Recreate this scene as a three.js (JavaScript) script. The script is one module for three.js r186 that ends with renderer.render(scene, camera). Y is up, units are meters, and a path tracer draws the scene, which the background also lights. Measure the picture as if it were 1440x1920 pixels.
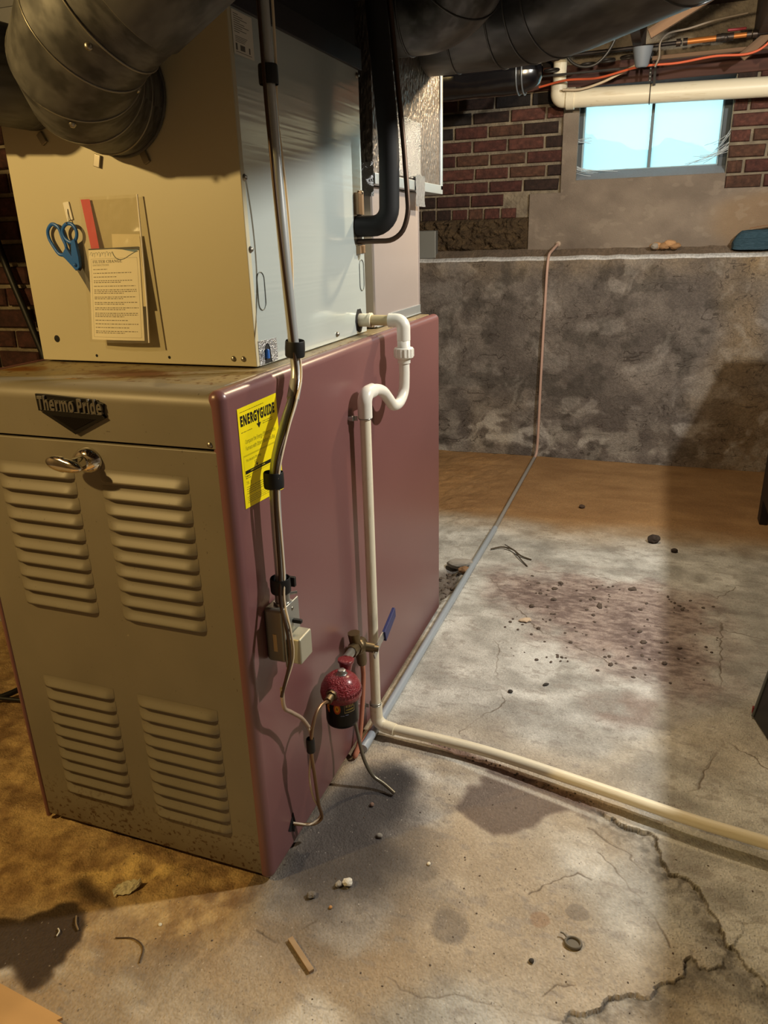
import * as THREE from 'three';
import { RoundedBoxGeometry } from 'three/addons/geometries/RoundedBoxGeometry.js';
import { mergeGeometries, mergeVertices } from 'three/addons/utils/BufferGeometryUtils.js';
import { TextGeometry } from 'three/addons/geometries/TextGeometry.js';
import { FontLoader } from 'three/addons/loaders/FontLoader.js';

// ---------------------------------------------------------------- camera, sky, lamps, exposure
const scene = new THREE.Scene();
const camera = new THREE.PerspectiveCamera(69.389, 1440 / 1920, 0.02, 60);
camera.position.set(0.6676, 1.289, 1.0388);
camera.rotation.order = 'YXZ';
camera.rotation.set(-0.3543, 0.3583, -0.0286);
scene.background = new THREE.Color(0.56, 0.92, 1.0);
scene.backgroundIntensity = 2.5;
const LAMPS = [ // bare bulbs on the joists: position, colour, candela, label
  { at: [-1.15, 1.96, 1.15], color: [1, 0.69, 0.27], power: 7.0, label: 'warm bulb hanging left of the furnace front, outside the picture' },
  { at: [1.55, 1.98, -0.9], color: [1, 0.97, 0.89], power: 11.5, label: 'whiter bulb hanging over the dark bench on the right, outside the picture' },
  { at: [0.46, 1.87, -1.6], color: [1, 0.78, 0.5], power: 4.2, label: 'bulb hanging above the thick dark duct near the window wall' },
];
const EXPOSURE = 1.0;
const renderer = new THREE.WebGLRenderer({ antialias: true });
renderer.toneMapping = THREE.LinearToneMapping;
renderer.toneMappingExposure = EXPOSURE;
renderer.shadowMap.enabled = true;

// ---------------------------------------------------------------- helpers
let seed = 7;
const rnd = () => { seed = (seed * 1664525 + 1013904223) >>> 0; return seed / 4294967296; };
const rr = (a, b) => a + (b - a) * rnd();
const V = (x, y, z) => new THREE.Vector3(x, y, z);
const clamp = (v, a = 0, b = 1) => Math.min(b, Math.max(a, v));
const smooth = (a, b, v) => { const t = clamp((v - a) / (b - a)); return t * t * (3 - 2 * t); };
const lerp = (a, b, t) => a + (b - a) * t;
const PERM = new Float32Array(65536); for (let i = 0; i < 65536; i++) PERM[i] = rnd();
const hash = (x, y, s) => PERM[((Math.imul(x, 73856093) ^ Math.imul(y, 19349663) ^ Math.imul(s, 83492791)) >>> 3) & 65535];
function noise(x, y, s = 0, per = 0) {
  let xi = Math.floor(x), yi = Math.floor(y); const xf = x - xi, yf = y - yi;
  let x1 = xi + 1, y1 = yi + 1;
  if (per) { xi = ((xi % per) + per) % per; x1 = ((x1 % per) + per) % per; yi = ((yi % per) + per) % per; y1 = ((y1 % per) + per) % per; }
  const u = xf * xf * (3 - 2 * xf), v = yf * yf * (3 - 2 * yf);
  const a = hash(xi, yi, s), b = hash(x1, yi, s), c = hash(xi, y1, s), d = hash(x1, y1, s);
  return a + (b - a) * u + (c - a) * v + (a - b - c + d) * u * v;
}
function fbm(x, y, s = 0, o = 4, per = 0) {
  let r = 0, a = 0.5, t = 0;
  for (let i = 0; i < o; i++) { r += a * noise(x, y, s + i * 17, per); t += a; x *= 2; y *= 2; per *= 2; a *= 0.5; }
  return r / t;
}
const used = {};
function numbered(n) { const k = (used[n] = (used[n] ?? -1) + 1); return k ? n + '_' + String(k).padStart(3, '0') : n; }
const origin = new WeakMap();
function tag(o, label, category, group, kind) {
  if (label) o.userData.label = label; if (category) o.userData.category = category;
  if (group) o.userData.group = group; if (kind) o.userData.kind = kind;
  return o;
}
function thing(name, label, category, pos = [0, 0, 0], group, kind) {
  const g = new THREE.Group(); g.name = numbered(name); g.position.set(...pos); origin.set(g, pos); scene.add(g);
  return tag(g, label, category, group, kind);
}
function rootOf(o) { while (o && !origin.has(o)) o = o.parent; return o ? origin.get(o) : [0, 0, 0]; }
const flat = (g) => { const n = g.index ? g.toNonIndexed() : g; for (const k of Object.keys(n.attributes)) if (!['position', 'normal', 'uv'].includes(k)) n.deleteAttribute(k); n.clearGroups(); return n; };
const join = (list) => (list.length === 1 ? list[0] : mergeGeometries(list.map(flat)));
function obj(name, geos, mat, parent = scene, label) { // geometry in world metres
  const g = join(Array.isArray(geos) ? geos : [geos]);
  const top = parent === scene, m = new THREE.Mesh(g, mat);
  m.name = top ? numbered(name) : partName(parent, name);
  if (top) { g.computeBoundingBox(); const c = g.boundingBox.getCenter(V()); c.y = g.boundingBox.min.y; g.translate(-c.x, -c.y, -c.z); m.position.copy(c); origin.set(m, c.toArray()); }
  else { const o = rootOf(parent); g.translate(-o[0], -o[1], -o[2]); }
  m.castShadow = m.receiveShadow = true; parent.add(m);
  if (label) m.userData.label = label;
  return m;
}
const kids = new WeakMap();
function partName(parent, n) { const d = kids.get(parent) ?? {}; kids.set(parent, d); const k = (d[n] = (d[n] ?? -1) + 1); return k ? n + '_' + String(k).padStart(3, '0') : n; }
function rbox(x0, x1, y0, y1, z0, z1, r = 0.003, s = 2) { const g = new RoundedBoxGeometry(x1 - x0, y1 - y0, z1 - z0, s, Math.min(r, (x1 - x0) / 2.01, (y1 - y0) / 2.01, (z1 - z0) / 2.01)); g.translate((x0 + x1) / 2, (y0 + y1) / 2, (z0 + z1) / 2); return g; }
function box(x0, x1, y0, y1, z0, z1) { const g = new THREE.BoxGeometry(x1 - x0, y1 - y0, z1 - z0); g.translate((x0 + x1) / 2, (y0 + y1) / 2, (z0 + z1) / 2); return g; }
function path(pts, fillet) {
  const p = pts.map((q) => V(...q)), c = new THREE.CurvePath();
  let from = p[0];
  for (let i = 1; i < p.length - 1; i++) {
    const a = p[i].clone().sub(p[i - 1]), b = p[i + 1].clone().sub(p[i]);
    const f = Math.min(fillet, a.length() * 0.49, b.length() * 0.49);
    const s = p[i].clone().sub(a.normalize().multiplyScalar(f)), e = p[i].clone().add(b.normalize().multiplyScalar(f));
    if (from.distanceTo(s) > 1e-5) c.add(new THREE.LineCurve3(from, s));
    const k = 0.55, m1 = s.clone().lerp(p[i], k), m2 = e.clone().lerp(p[i], k);
    c.add(new THREE.CubicBezierCurve3(s, m1, m2, e)); from = e;
  }
  c.add(new THREE.LineCurve3(from, p[p.length - 1])); return c;
}
function tube(curve, r, seg = 64, rad = 14, cap = true) {
  const list = [new THREE.TubeGeometry(curve, seg, r, rad, false)];
  if (cap) for (const t of [0, 1]) {
    const d = new THREE.CircleGeometry(r, rad); const q = new THREE.Quaternion().setFromUnitVectors(V(0, 0, 1), curve.getTangentAt(t).multiplyScalar(t ? 1 : -1));
    d.applyQuaternion(q); const p = curve.getPointAt(t); d.translate(p.x, p.y, p.z); list.push(d);
  }
  return join(list);
}
const pipe = (pts, r, fillet = 0.03, seg = 80, rad = 14) => tube(path(pts, fillet), r, seg, rad);
const spline = (pts, r, seg = 90, rad = 8) => tube(new THREE.CatmullRomCurve3(pts.map((p) => V(...p)), false, 'centripetal'), r, seg, rad);
function cyl(a, b, r0, r1 = r0, rad = 24, open = false) { // cylinder between two points
  const A = V(...a), B = V(...b), d = B.clone().sub(A), g = new THREE.CylinderGeometry(r1, r0, d.length(), rad, 1, open);
  g.applyQuaternion(new THREE.Quaternion().setFromUnitVectors(V(0, 1, 0), d.clone().normalize())); const m = A.add(B).multiplyScalar(0.5); g.translate(m.x, m.y, m.z); return g;
}
function lathe(profile, at, axis = [0, 1, 0], rad = 32) {
  const g = new THREE.LatheGeometry(profile.map((p) => new THREE.Vector2(Math.max(p[0], 0), p[1])), rad);
  g.applyQuaternion(new THREE.Quaternion().setFromUnitVectors(V(0, 1, 0), V(...axis).normalize())); g.translate(...at); return g;
}
function plate(pts, depth, plane = 'xy', bevel = 0, holes = []) { // extruded outline: xy faces +z, zy faces +x
  const s = new THREE.Shape(pts.map((p) => new THREE.Vector2(...p))); for (const h of holes) s.holes.push(new THREE.Path(h.map((p) => new THREE.Vector2(...p))));
  const g = new THREE.ExtrudeGeometry(s, { depth, bevelEnabled: bevel > 0, bevelSize: bevel, bevelThickness: bevel, bevelSegments: 2, curveSegments: 8 });
  if (plane === 'zy') { g.rotateY(Math.PI / 2); g.scale(1, 1, 1); } // x -> -z
  return g;
}
function grid(nu, nv, fn) {
  const p = [], uv = [], ix = [];
  for (let j = 0; j <= nv; j++) for (let i = 0; i <= nu; i++) { const r = fn(i / nu, j / nv, i, j); p.push(r[0], r[1], r[2]); uv.push(r[3] ?? i / nu, r[4] ?? j / nv); }
  for (let j = 0; j < nv; j++) for (let i = 0; i < nu; i++) { const a = j * (nu + 1) + i, b = a + 1, c = a + nu + 1, d = c + 1; ix.push(a, b, d, a, d, c); }
  const g = new THREE.BufferGeometry(); g.setAttribute('position', new THREE.Float32BufferAttribute(p, 3)); g.setAttribute('uv', new THREE.Float32BufferAttribute(uv, 2)); g.setIndex(ix); g.computeVertexNormals(); return g;
}
function planar(g, u, v, u0 = 0, v0 = 0, du = 1, dv = 1) { // uv from two world axes
  const p = g.attributes.position, k = { x: 'getX', y: 'getY', z: 'getZ' }, a = new Float32Array(p.count * 2);
  for (let i = 0; i < p.count; i++) { a[2 * i] = (p[k[u]](i) - u0) / du; a[2 * i + 1] = (p[k[v]](i) - v0) / dv; }
  g.setAttribute('uv', new THREE.BufferAttribute(a, 2)); return g;
}
function boxUV(g) { // uv in metres from the dominant normal
  const n = flat(g), p = n.attributes.position, m = n.attributes.normal, a = new Float32Array(p.count * 2);
  for (let i = 0; i < p.count; i++) { const x = Math.abs(m.getX(i)), y = Math.abs(m.getY(i)), z = Math.abs(m.getZ(i)); if (x > y && x > z) { a[2 * i] = p.getZ(i); a[2 * i + 1] = p.getY(i); } else if (y > z) { a[2 * i] = p.getX(i); a[2 * i + 1] = p.getZ(i); } else { a[2 * i] = p.getX(i); a[2 * i + 1] = p.getY(i); } }
  n.setAttribute('uv', new THREE.BufferAttribute(a, 2)); return n;
}
// textures
function tex(w, h, fn, srgb = true, wrap = THREE.RepeatWrapping) {
  const d = new Uint8Array(w * h * 4);
  for (let j = 0; j < h; j++) for (let i = 0; i < w; i++) { const c = fn(i / w, j / h, i, j), k = (j * w + i) * 4; if (typeof c === 'number') d[k] = d[k + 1] = d[k + 2] = clamp(c) * 255; else { d[k] = clamp(c[0]) * 255; d[k + 1] = clamp(c[1]) * 255; d[k + 2] = clamp(c[2]) * 255; } d[k + 3] = 255; }
  const t = new THREE.DataTexture(d, w, h, THREE.RGBAFormat); t.wrapS = t.wrapT = wrap; t.magFilter = THREE.LinearFilter; t.minFilter = THREE.LinearMipmapLinearFilter; t.generateMipmaps = true;
  t.colorSpace = srgb ? THREE.SRGBColorSpace : THREE.NoColorSpace; t.needsUpdate = true; return t;
}
const rep = (t, u, v = u) => { const c = t.clone(); c.repeat.set(u, v); c.needsUpdate = true; return c; };
function canvasTex(w, h, draw) { const c = document.createElement('canvas'); c.width = w; c.height = h; draw(c.getContext('2d'), w, h); const t = new THREE.CanvasTexture(c); t.colorSpace = THREE.SRGBColorSpace; return t; }
const mix3 = (a, b, t) => [lerp(a[0], b[0], t), lerp(a[1], b[1], t), lerp(a[2], b[2], t)];
const rgb = (hex) => [(hex >> 16 & 255) / 255, (hex >> 8 & 255) / 255, (hex & 255) / 255];
const M = (color, roughness = 0.6, metalness = 0, extra = {}) => new THREE.MeshStandardMaterial({ color, roughness, metalness, ...extra });
const MP = (color, roughness = 0.6, metalness = 0, extra = {}) => new THREE.MeshPhysicalMaterial({ color, roughness, metalness, ...extra });

// polylines and polygons on the floor, metres (x, z)
function segDist(x, z, pl) { let best = 1e9, side = 1; for (let i = 0; i < pl.length - 1; i++) { const [ax, az] = pl[i], [bx, bz] = pl[i + 1]; const dx = bx - ax, dz = bz - az, t = clamp(((x - ax) * dx + (z - az) * dz) / (dx * dx + dz * dz)); const ex = x - ax - dx * t, ez = z - az - dz * t, d = ex * ex + ez * ez; if (d < best) { best = d; side = Math.sign(dx * ez - dz * ex) || 1; } } return [Math.sqrt(best), side]; }
function inPoly(x, z, pg) { let c = false; for (let i = 0, j = pg.length - 1; i < pg.length; j = i++) { const [xi, zi] = pg[i], [xj, zj] = pg[j]; if ((zi > z) !== (zj > z) && x < (xj - xi) * (z - zi) / (zj - zi) + xi) c = !c; } return c; }
function polyMask(x, z, pg, soft) { const d = segDist(x, z, pg.concat([pg[0]]))[0] * (inPoly(x, z, pg) ? 1 : -1); return smooth(-soft, soft, d); }
const bounds = (pg, m) => [Math.min(...pg.map((p) => p[0])) - m, Math.max(...pg.map((p) => p[0])) + m, Math.min(...pg.map((p) => p[1])) - m, Math.max(...pg.map((p) => p[1])) + m];

// ---------------------------------------------------------------- shared materials
const bumpConcrete = tex(512, 512, (u, v) => 0.5 + 0.5 * (fbm(u * 16, v * 16, 3, 5, 16) - 0.5) + 0.35 * (noise(u * 128, v * 128, 9, 128) - 0.5), false);
const bumpRough = tex(512, 512, (u, v) => fbm(u * 24, v * 24, 31, 4, 24), false);
const galvMap = tex(512, 512, (u, v) => { const a = fbm(u * 10, v * 10, 41, 4, 10), b = noise(u * 40, v * 40, 47, 40); const k = 0.58 + 0.26 * smooth(0.32, 0.68, a) + 0.1 * (b - 0.5); return [k * 1.01, k, k * 0.97]; });
const galvRough = tex(256, 256, (u, v) => 0.42 + 0.3 * fbm(u * 8, v * 8, 51, 4, 8), false);
const brushMap = tex(256, 512, (u, v) => 0.5 + 0.35 * (noise(u * 4, v * 256, 61, 256) - 0.5) + 0.3 * (noise(u * 8, v * 128, 62, 128) - 0.5), false);
const foilBump = tex(512, 512, (u, v) => { const a = fbm(u * 12, v * 12, 71, 4, 12), b = fbm(u * 30, v * 30, 75, 3, 30); return Math.abs(a - 0.5) * 1.4 + Math.abs(b - 0.5) * 0.8; }, false);
const mGalv = M(0x777778, 0.6, 0.4, { map: rep(galvMap, 2) });
const mSeam = M(0x8f8a7d, 0.4, 0.6);  // lighter than the duct skin: seam glint put into the colour
const mGalvDark = M(0x707277, 0.4, 0.65, { map: rep(galvMap, 2) });
const mPlenum = M(0xd0c6c2, 0.36, 0.55, { roughnessMap: rep(galvRough, 3) });
const mEmt = M(0xc6cac9, 0.34, 0.5);
const mEmtBlue = M(0xb4bfca, 0.34, 0.3);  // bluish window reflection put into the base colour
const mSteel = M(0xb5b5b0, 0.35, 0.9);
const mScrew = M(0x9a9488, 0.35, 0.9);
const mChrome = M(0xe6e2d8, 0.09, 1.0);
const mBrass = M(0x77674c, 0.4, 0.8);
const mCopper = M(0x97795a, 0.36, 0.75);
const mCopperDark = M(0x55453a, 0.42, 0.7);
const mTape = M(0x121212, 0.55);
const mRubber = M(0x09090b, 0.75);
const mBlackCable = M(0x161514, 0.5);
const mPvc = M(0xfaf6ea, 0.36, 0, { map: tex(256, 256, (u, v) => { const k = smooth(0.62, 0.8, fbm(u * 14, v * 14, 81, 4, 14)); const s = noise(u * 60, v * 60, 84, 60) > 0.93 ? 0.35 : 0; return mix3([0.97, 0.95, 0.89], [0.74, 0.66, 0.5], clamp(k * 0.25 + s * 0.8)); }) });
const mPvcWhite = M(0xf0ece0, 0.3);
const mOrange = M(0xc48064, 0.5);
const mPink = M(0xcaa898, 0.5);
const mCream = M(0xc3ba9c, 0.42);
const mCoilSide = MP(0xd3dedb, 0.17, 0.4, { bumpMap: rep(brushMap, 1, 1), bumpScale: 0.0004 });
const mFoil = M(0xd8d6d2, 0.3, 0.92, { bumpMap: rep(foilBump, 5), bumpScale: 0.006 });
const mFoilTape = M(0xa3a5a8, 0.3, 0.85, { bumpMap: rep(foilBump, 14), bumpScale: 0.004 });
const mFsk = M(0x6f6862, 0.4, 0.55, { bumpMap: rep(tex(512, 512, (u, v) => fbm(u * 60, v * 30, 91, 3, 0), false), 2.2), bumpScale: 0.006 });
const mWhiteFlange = M(0xc9d2d6, 0.35, 0.75);
const mDark = M(0x0b0a0a, 0.8);
const mTan = M(0xdcc9aa, 0.5);
const mWhiteSticker = M(0xd9d6cc, 0.55);
const woodTex = (c0, c1, s) => tex(256, 256, (u, v) => mix3(c0, c1, clamp(0.6 * fbm(u * 3, v * 26, s, 4, 0) + 0.5 * (noise(u * 6, v * 90, s + 5) - 0.3))));
const mJoist = M(0xffffff, 0.8, 0, { map: woodTex([0.17, 0.12, 0.09], [0.33, 0.23, 0.17], 101) });
const mBoard = M(0xffffff, 0.85, 0, { map: woodTex([0.14, 0.1, 0.08], [0.27, 0.19, 0.15], 111) });
const mStrut = M(0xffffff, 0.75, 0, { map: woodTex([0.36, 0.27, 0.19], [0.55, 0.43, 0.32], 121) });
const mSill = M(0xffffff, 0.8, 0, { map: woodTex([0.25, 0.15, 0.12], [0.42, 0.27, 0.22], 131) });

// ---------------------------------------------------------------- floor
const F = {
  ridge: [[0.66, -0.43], [0.705, -0.414], [0.756, -0.41], [0.773, -0.363], [0.793, -0.304], [0.841, -0.294], [0.871, -0.25], [0.872, -0.221], [0.889, -0.184], [0.917, -0.133], [0.938, -0.117], [0.962, -0.089], [1.02, 0.0], [1.2, 0.2]],
  ridge2: [[0.62, 0.09], [0.709, 0.022], [0.75, 0.002], [0.785, -0.038], [0.815, -0.059], [0.823, -0.095], [0.834, -0.105], [0.846, -0.089], [0.869, -0.088], [0.886, -0.117]],
  cracks: [
    [[0.3, 0.12], [0.37, 0.136], [0.436, 0.105], [0.468, 0.113], [0.533, 0.101], [0.642, 0.089]], [[0.62, -0.38], [0.709, -0.329], [0.734, -0.306], [0.789, -0.265], [0.814, -0.204]],
    [[0.518, -0.152], [0.585, -0.226], [0.606, -0.24], [0.64, -0.229]], [[0.172, -1.247], [0.256, -1.12], [0.281, -0.957], [0.339, -0.797], [0.275, -0.696], [0.247, -0.623]],
    [[0.953, -1.591], [0.96, -1.49], [0.944, -1.199], [0.935, -1.073]], [[0.877, -1.772], [0.958, -1.693], [1.03, -1.818]], [[0.272, -1.732], [0.478, -1.778], [0.604, -1.739], [0.762, -1.727]],
    [[0.174, -1.569], [0.488, -1.679], [0.686, -1.666], [0.838, -1.689]], [[0.955, -1.449], [1.1, -1.419]], [[0.873, -0.996], [0.926, -0.795], [0.882, -0.681], [0.861, -0.592], [0.775, -0.525]],
    [[0.934, -0.809], [0.983, -0.779], [1.028, -0.728]], [[0.021, 0.109], [0.12, 0.119], [0.183, 0.133], [0.279, 0.129]], [[0.115, -1.63], [0.36, -1.27], [0.57, -1.15], [0.75, -1.03]], [[0.58, 0.06], [0.6, 0.03], [0.63, 0.02]],
    [[0.65, -0.31], [0.7, -0.26], [0.76, -0.18], [0.8, -0.12]], [[0.12, 0.05], [0.1, 0.09], [0.105, 0.13]]],
  oil: [[0.06, -0.412], [0.107, -0.445], [0.181, -0.42], [0.214, -0.369], [0.212, -0.311], [0.177, -0.218], [0.221, -0.166], [0.216, -0.087], [0.142, -0.041], [0.044, -0.03], [0.0, -0.12], [0.02, -0.27]],
  oil2: [[0.297, -0.367], [0.322, -0.439], [0.372, -0.493], [0.474, -0.489], [0.555, -0.472], [0.645, -0.445], [0.623, -0.419], [0.503, -0.388], [0.459, -0.32], [0.421, -0.294], [0.377, -0.293]],
  lightPool: [[-0.44, 0.095], [-0.342, 0.015], [-0.24, -0.005], [-0.185, 0.034], [-0.25, 0.095], [-0.35, 0.105]],
  wet: [[-0.52, 0.25], [-0.445, 0.217], [-0.409, 0.18], [-0.357, 0.176], [-0.314, 0.202], [-0.295, 0.247], [-0.31, 0.289], [-0.315, 0.325], [-0.332, 0.34], [-0.386, 0.332], [-0.51, 0.339]],
  wet2: [[-0.428, 0.128], [-0.404, 0.105], [-0.331, 0.125], [-0.296, 0.142], [-0.345, 0.158], [-0.387, 0.158]],
  rust: [[0.564, -0.897], [0.651, -0.953], [0.741, -0.953], [0.765, -0.853], [0.689, -0.798], [0.603, -0.801]],
  rough: [[0.115, -1.696], [0.397, -1.754], [0.762, -1.737], [0.95, -1.699], [0.935, -1.073], [0.858, -0.963], [0.755, -1.03], [0.573, -1.149], [0.366, -1.267], [0.155, -1.458]],
  pit: [[-0.101, -1.632], [-0.032, -1.696], [0.0, -1.63], [-0.012, -1.5], [-0.03, -1.36], [-0.1, -1.36]],
  trench: [[0.06, -0.573], [0.174, -0.552], [0.335, -0.5], [0.477, -0.468], [0.608, -0.44], [0.9, -0.395], [1.3, -0.33]],
};
const B = {}; for (const k of ['oil', 'oil2', 'wet', 'wet2', 'rust', 'rough', 'pit', 'lightPool']) B[k] = bounds(F[k], 0.16);
const crackB = F.cracks.map((c) => bounds(c, 0.05));
const near = (x, z, b) => x > b[0] && x < b[1] && z > b[2] && z < b[3];
function crackAt(x, z) { let best = 1; const wx = x + 0.012 * (noise(x * 60, z * 60, 5) - 0.5), wz = z + 0.012 * (noise(x * 60, z * 60, 6) - 0.5); for (let i = 0; i < F.cracks.length; i++) if (near(x, z, crackB[i])) best = Math.min(best, segDist(wx, wz, F.cracks[i])[0]); return best; }
const ridgeB = bounds(F.ridge, 0.3), ridge2B = bounds(F.ridge2, 0.25), trenchB = bounds(F.trench, 0.08);
const mask = (k, x, z, soft, warp = 0.05) => (near(x, z, B[k]) ? polyMask(x + warp * (fbm(x * 14, z * 14, 15, 3) - 0.5) * 2, z + warp * (fbm(x * 14, z * 14, 25, 3) - 0.5) * 2, F[k], soft) : 0);
function ridgeInfo(x, z) {
  let dip = 0, edge = 1;
  if (near(x, z, ridgeB)) { const w = 0.03; const [d, s] = segDist(x + w * (fbm(x * 38, z * 38, 71, 4) - 0.5), z + w * (fbm(x * 38, z * 38, 72, 4) - 0.5), F.ridge); if (s > 0) dip = Math.max(dip, 0.0095 * Math.exp(-d / 0.06)); edge = Math.min(edge, d); }
  if (near(x, z, ridge2B)) { const w = 0.03; const [d, s] = segDist(x + w * (fbm(x * 38, z * 38, 73, 4) - 0.5), z + w * (fbm(x * 38, z * 38, 74, 4) - 0.5), F.ridge2); if (s > 0) dip = Math.max(dip, 0.008 * Math.exp(-d / 0.06)); edge = Math.min(edge, d); }
  return [dip, edge];
}
function floorY(x, z) {
  let y = 0.004 * (fbm(x * 3, z * 3, 11, 3) - 0.5) + 0.0022 * (fbm(x * 22, z * 22, 12, 3) - 0.5);
  const [dip] = ridgeInfo(x, z);
  y -= dip * (0.3 + 1.3 * fbm(x * 34, z * 34, 13, 4));
  const c = crackAt(x, z); if (c < 0.004) y -= 0.0025 * (1 - c / 0.004) * smooth(0.25, 0.6, noise(x * 9, z * 9, 76));
  const r = mask('rough', x, z, 0.05); if (r) y += r * 0.011 * (fbm(x * 26, z * 44, 14, 4) - 0.6);
  const p = mask('pit', x, z, 0.02, 0.02); if (p) y -= p * 0.025 * (0.5 + fbm(x * 30, z * 30, 16, 2));
  if (near(x, z, trenchB)) { const d = segDist(x, z + 0.025, F.trench)[0]; y -= 0.005 * (1 - smooth(0.006, 0.016, d)) * smooth(0.75, 0.55, x) * (0.5 + 0.8 * noise(x * 50, z * 50, 17)); }
  if (x < -0.62) y += 0.012 * smooth(0.62, 0.9, -x) * (fbm(x * 9, z * 9, 18, 4) - 0.5) * 2;
  if (x < 0.02 && z < 0.2) y += 0.02 * smooth(0.02, -0.2, x) * smooth(0.2, 0.05, z) * (fbm(x * 22, z * 22, 20, 4) - 0.52);
  if (x < 0.1 && z > -0.1) y += 0.003 * (fbm(x * 30, z * 30, 19, 3) - 0.5) * smooth(0.12, 0.0, z + x * 0.6);
  return y;
}
const FX0 = -1.5, FX1 = 1.7, FZ0 = -3.45, FZ1 = 1.0;
const floorMap = tex(2048, 2048, (u, v) => {
  const x = lerp(FX0, FX1, u), z = lerp(FZ0, FZ1, v);
  const big = fbm(x * 2.2, z * 2.2, 21, 4), mid = fbm(x * 11, z * 15, 22, 4), fine = noise(x * 260, z * 260, 23), speck = noise(x * 420, z * 420, 24);
  let c = mix3([0.58, 0.57, 0.545], [0.82, 0.815, 0.79], clamp(0.35 + 1.5 * (mid - 0.4)));
  c = mix3(c, [0.66, 0.57, 0.45], clamp(smooth(0.45, 0.7, big) * 0.6 + 0.6 * smooth(0.45, 0.1, x) * smooth(-0.1, 0.1, z)) * smooth(-1.2, -0.3, z));
  c = mix3(c, [0.9, 0.9, 0.88], smooth(0.52, 0.72, fbm(x * 5 + 3, z * 7, 26, 4)) * 0.55); c = mix3(c, [0.55, 0.52, 0.49], smooth(0.6, 0.75, fbm(x * 30, z * 60, 33, 3)) * 0.4);
  // browner slab along the back wall
  const back = smooth(-2.02, -2.42, z + 0.24 * (fbm(x * 3, z * 4, 27, 3) - 0.5));
  c = mix3(c, mix3([0.52, 0.37, 0.21], [0.68, 0.52, 0.33], fbm(x * 6, z * 12, 28, 4)), back * 0.92);
  // earthy slab at the left of the furnace
  const left = smooth(0.12, -0.1, (z - 0.17) * 0.9 + 0.18 * (x + 0.1) + 0.12 * (fbm(x * 7, z * 7, 29, 3) - 0.5)) * smooth(0.04, -0.05, x) * Math.max(smooth(-1.25, -1.0, z), smooth(-0.55, -0.65, x));
  c = mix3(c, mix3([0.46, 0.33, 0.18], [0.8, 0.66, 0.42], smooth(0.25, 0.75, 0.5 * fbm(x * 8, z * 8, 30, 4) + 0.5 * fbm(x * 34, z * 34, 35, 4))), left * 0.85);
  const rough = mask('rough', x, z, 0.11, 0.1);
  if (rough) c = mix3(c, mix3([0.42, 0.355, 0.335], [0.66, 0.595, 0.56], smooth(0.25, 0.7, 0.6 * fbm(x * 40, z * 90, 32, 4) + 0.4 * mid)), rough * 0.95);
  const rust = mask('rust', x, z, 0.045); if (rust) c = mix3(c, [0.5, 0.42, 0.38], rust * 0.6 * smooth(0.3, 0.6, mid + 0.1));
  let m = mask('oil', x, z, 0.045, 0.03); if (m) c = mix3(c, [0.17, 0.16, 0.165], m * (0.78 + 0.25 * mid));
  if (z > -0.42 && z < 0.25 && x > -0.05 && x < 0.36) c = mix3(c, [0.3, 0.28, 0.27], 0.85 * smooth(0.27, 0.06, Math.hypot(x - 0.12, (z + 0.12) * 0.75)) * (0.5 + mid));
  m = mask('oil2', x, z, 0.012, 0.03); if (m) c = mix3(c, [0.4, 0.345, 0.31], m * 0.85);
  m = mask('lightPool', x, z, 0.03, 0.05); if (m) c = mix3(c, [0.93, 0.8, 0.52], m * 0.8 * smooth(0.3, 0.6, fbm(x * 28, z * 28, 37, 4)));  // bright pool of light before the furnace, painted into the floor colour
  m = mask('wet', x, z, 0.008, 0.03); if (m) c = mix3(c, [0.22, 0.16, 0.1], m * 0.9);
  m = mask('wet2', x, z, 0.02, 0.03); if (m) c = mix3(c, [0.25, 0.18, 0.1], m * 0.75);
  m = mask('pit', x, z, 0.02, 0.03); if (m) c = mix3(c, [0.36, 0.32, 0.29], m * 0.8);
  if (near(x, z, trenchB)) { const d = segDist(x, z + 0.025, F.trench)[0]; c = mix3(c, mix3([0.34, 0.25, 0.22], [0.58, 0.46, 0.4], fbm(x * 60, z * 60, 36, 3)), (1 - smooth(0.006, 0.018 + 0.012 * mid, d)) * 0.8 * smooth(0.72, 0.55, x)); const e = segDist(x, z - 0.012, F.trench)[0]; c = mix3(c, [0.85, 0.84, 0.8], (1 - smooth(0.003, 0.012, e)) * 0.55); }
  const [dip, edge] = ridgeInfo(x, z); if (dip > 0.002) c = mix3(c, mix3([0.36, 0.34, 0.31], [0.62, 0.6, 0.56], smooth(0.3, 0.7, fbm(x * 70, z * 70, 34, 3))), smooth(0.002, 0.008, dip) * 0.75); if (edge < 0.0026) c = mix3(c, [0.22, 0.19, 0.16], (1 - edge / 0.0026) * 0.75 * smooth(0.15, 0.5, noise(x * 12, z * 12, 77)));  // shade along the ridge edges put in as a thin dark line
  const cr = crackAt(x, z); if (cr < 0.0032) c = mix3(c, [0.3, 0.25, 0.2], (1 - cr / 0.0032) * 0.75 * smooth(0.2, 0.65, noise(x * 9, z * 9, 76)));
  for (const [sx, sz, sr, sc, sa] of [[0.62, -0.14, 0.02, 0, 0.45], [0.55, -0.1, 0.018, 1, 0.4], [0.385, -0.02, 0.045, 0, 0.5], [0.3, -0.14, 0.03, 0, 0.35]]) { const d = Math.hypot(x - sx, z - sz) + 0.03 * (mid - 0.5); if (d < sr) c = mix3(c, sc ? [0.55, 0.42, 0.32] : [0.42, 0.39, 0.36], sa * smooth(sr, sr * 0.7, d)); }
  if (speck > 0.955) c = mix3(c, [0.25, 0.22, 0.19], 0.55); else if (speck < 0.03) c = mix3(c, [0.93, 0.9, 0.85], 0.5);
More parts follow.
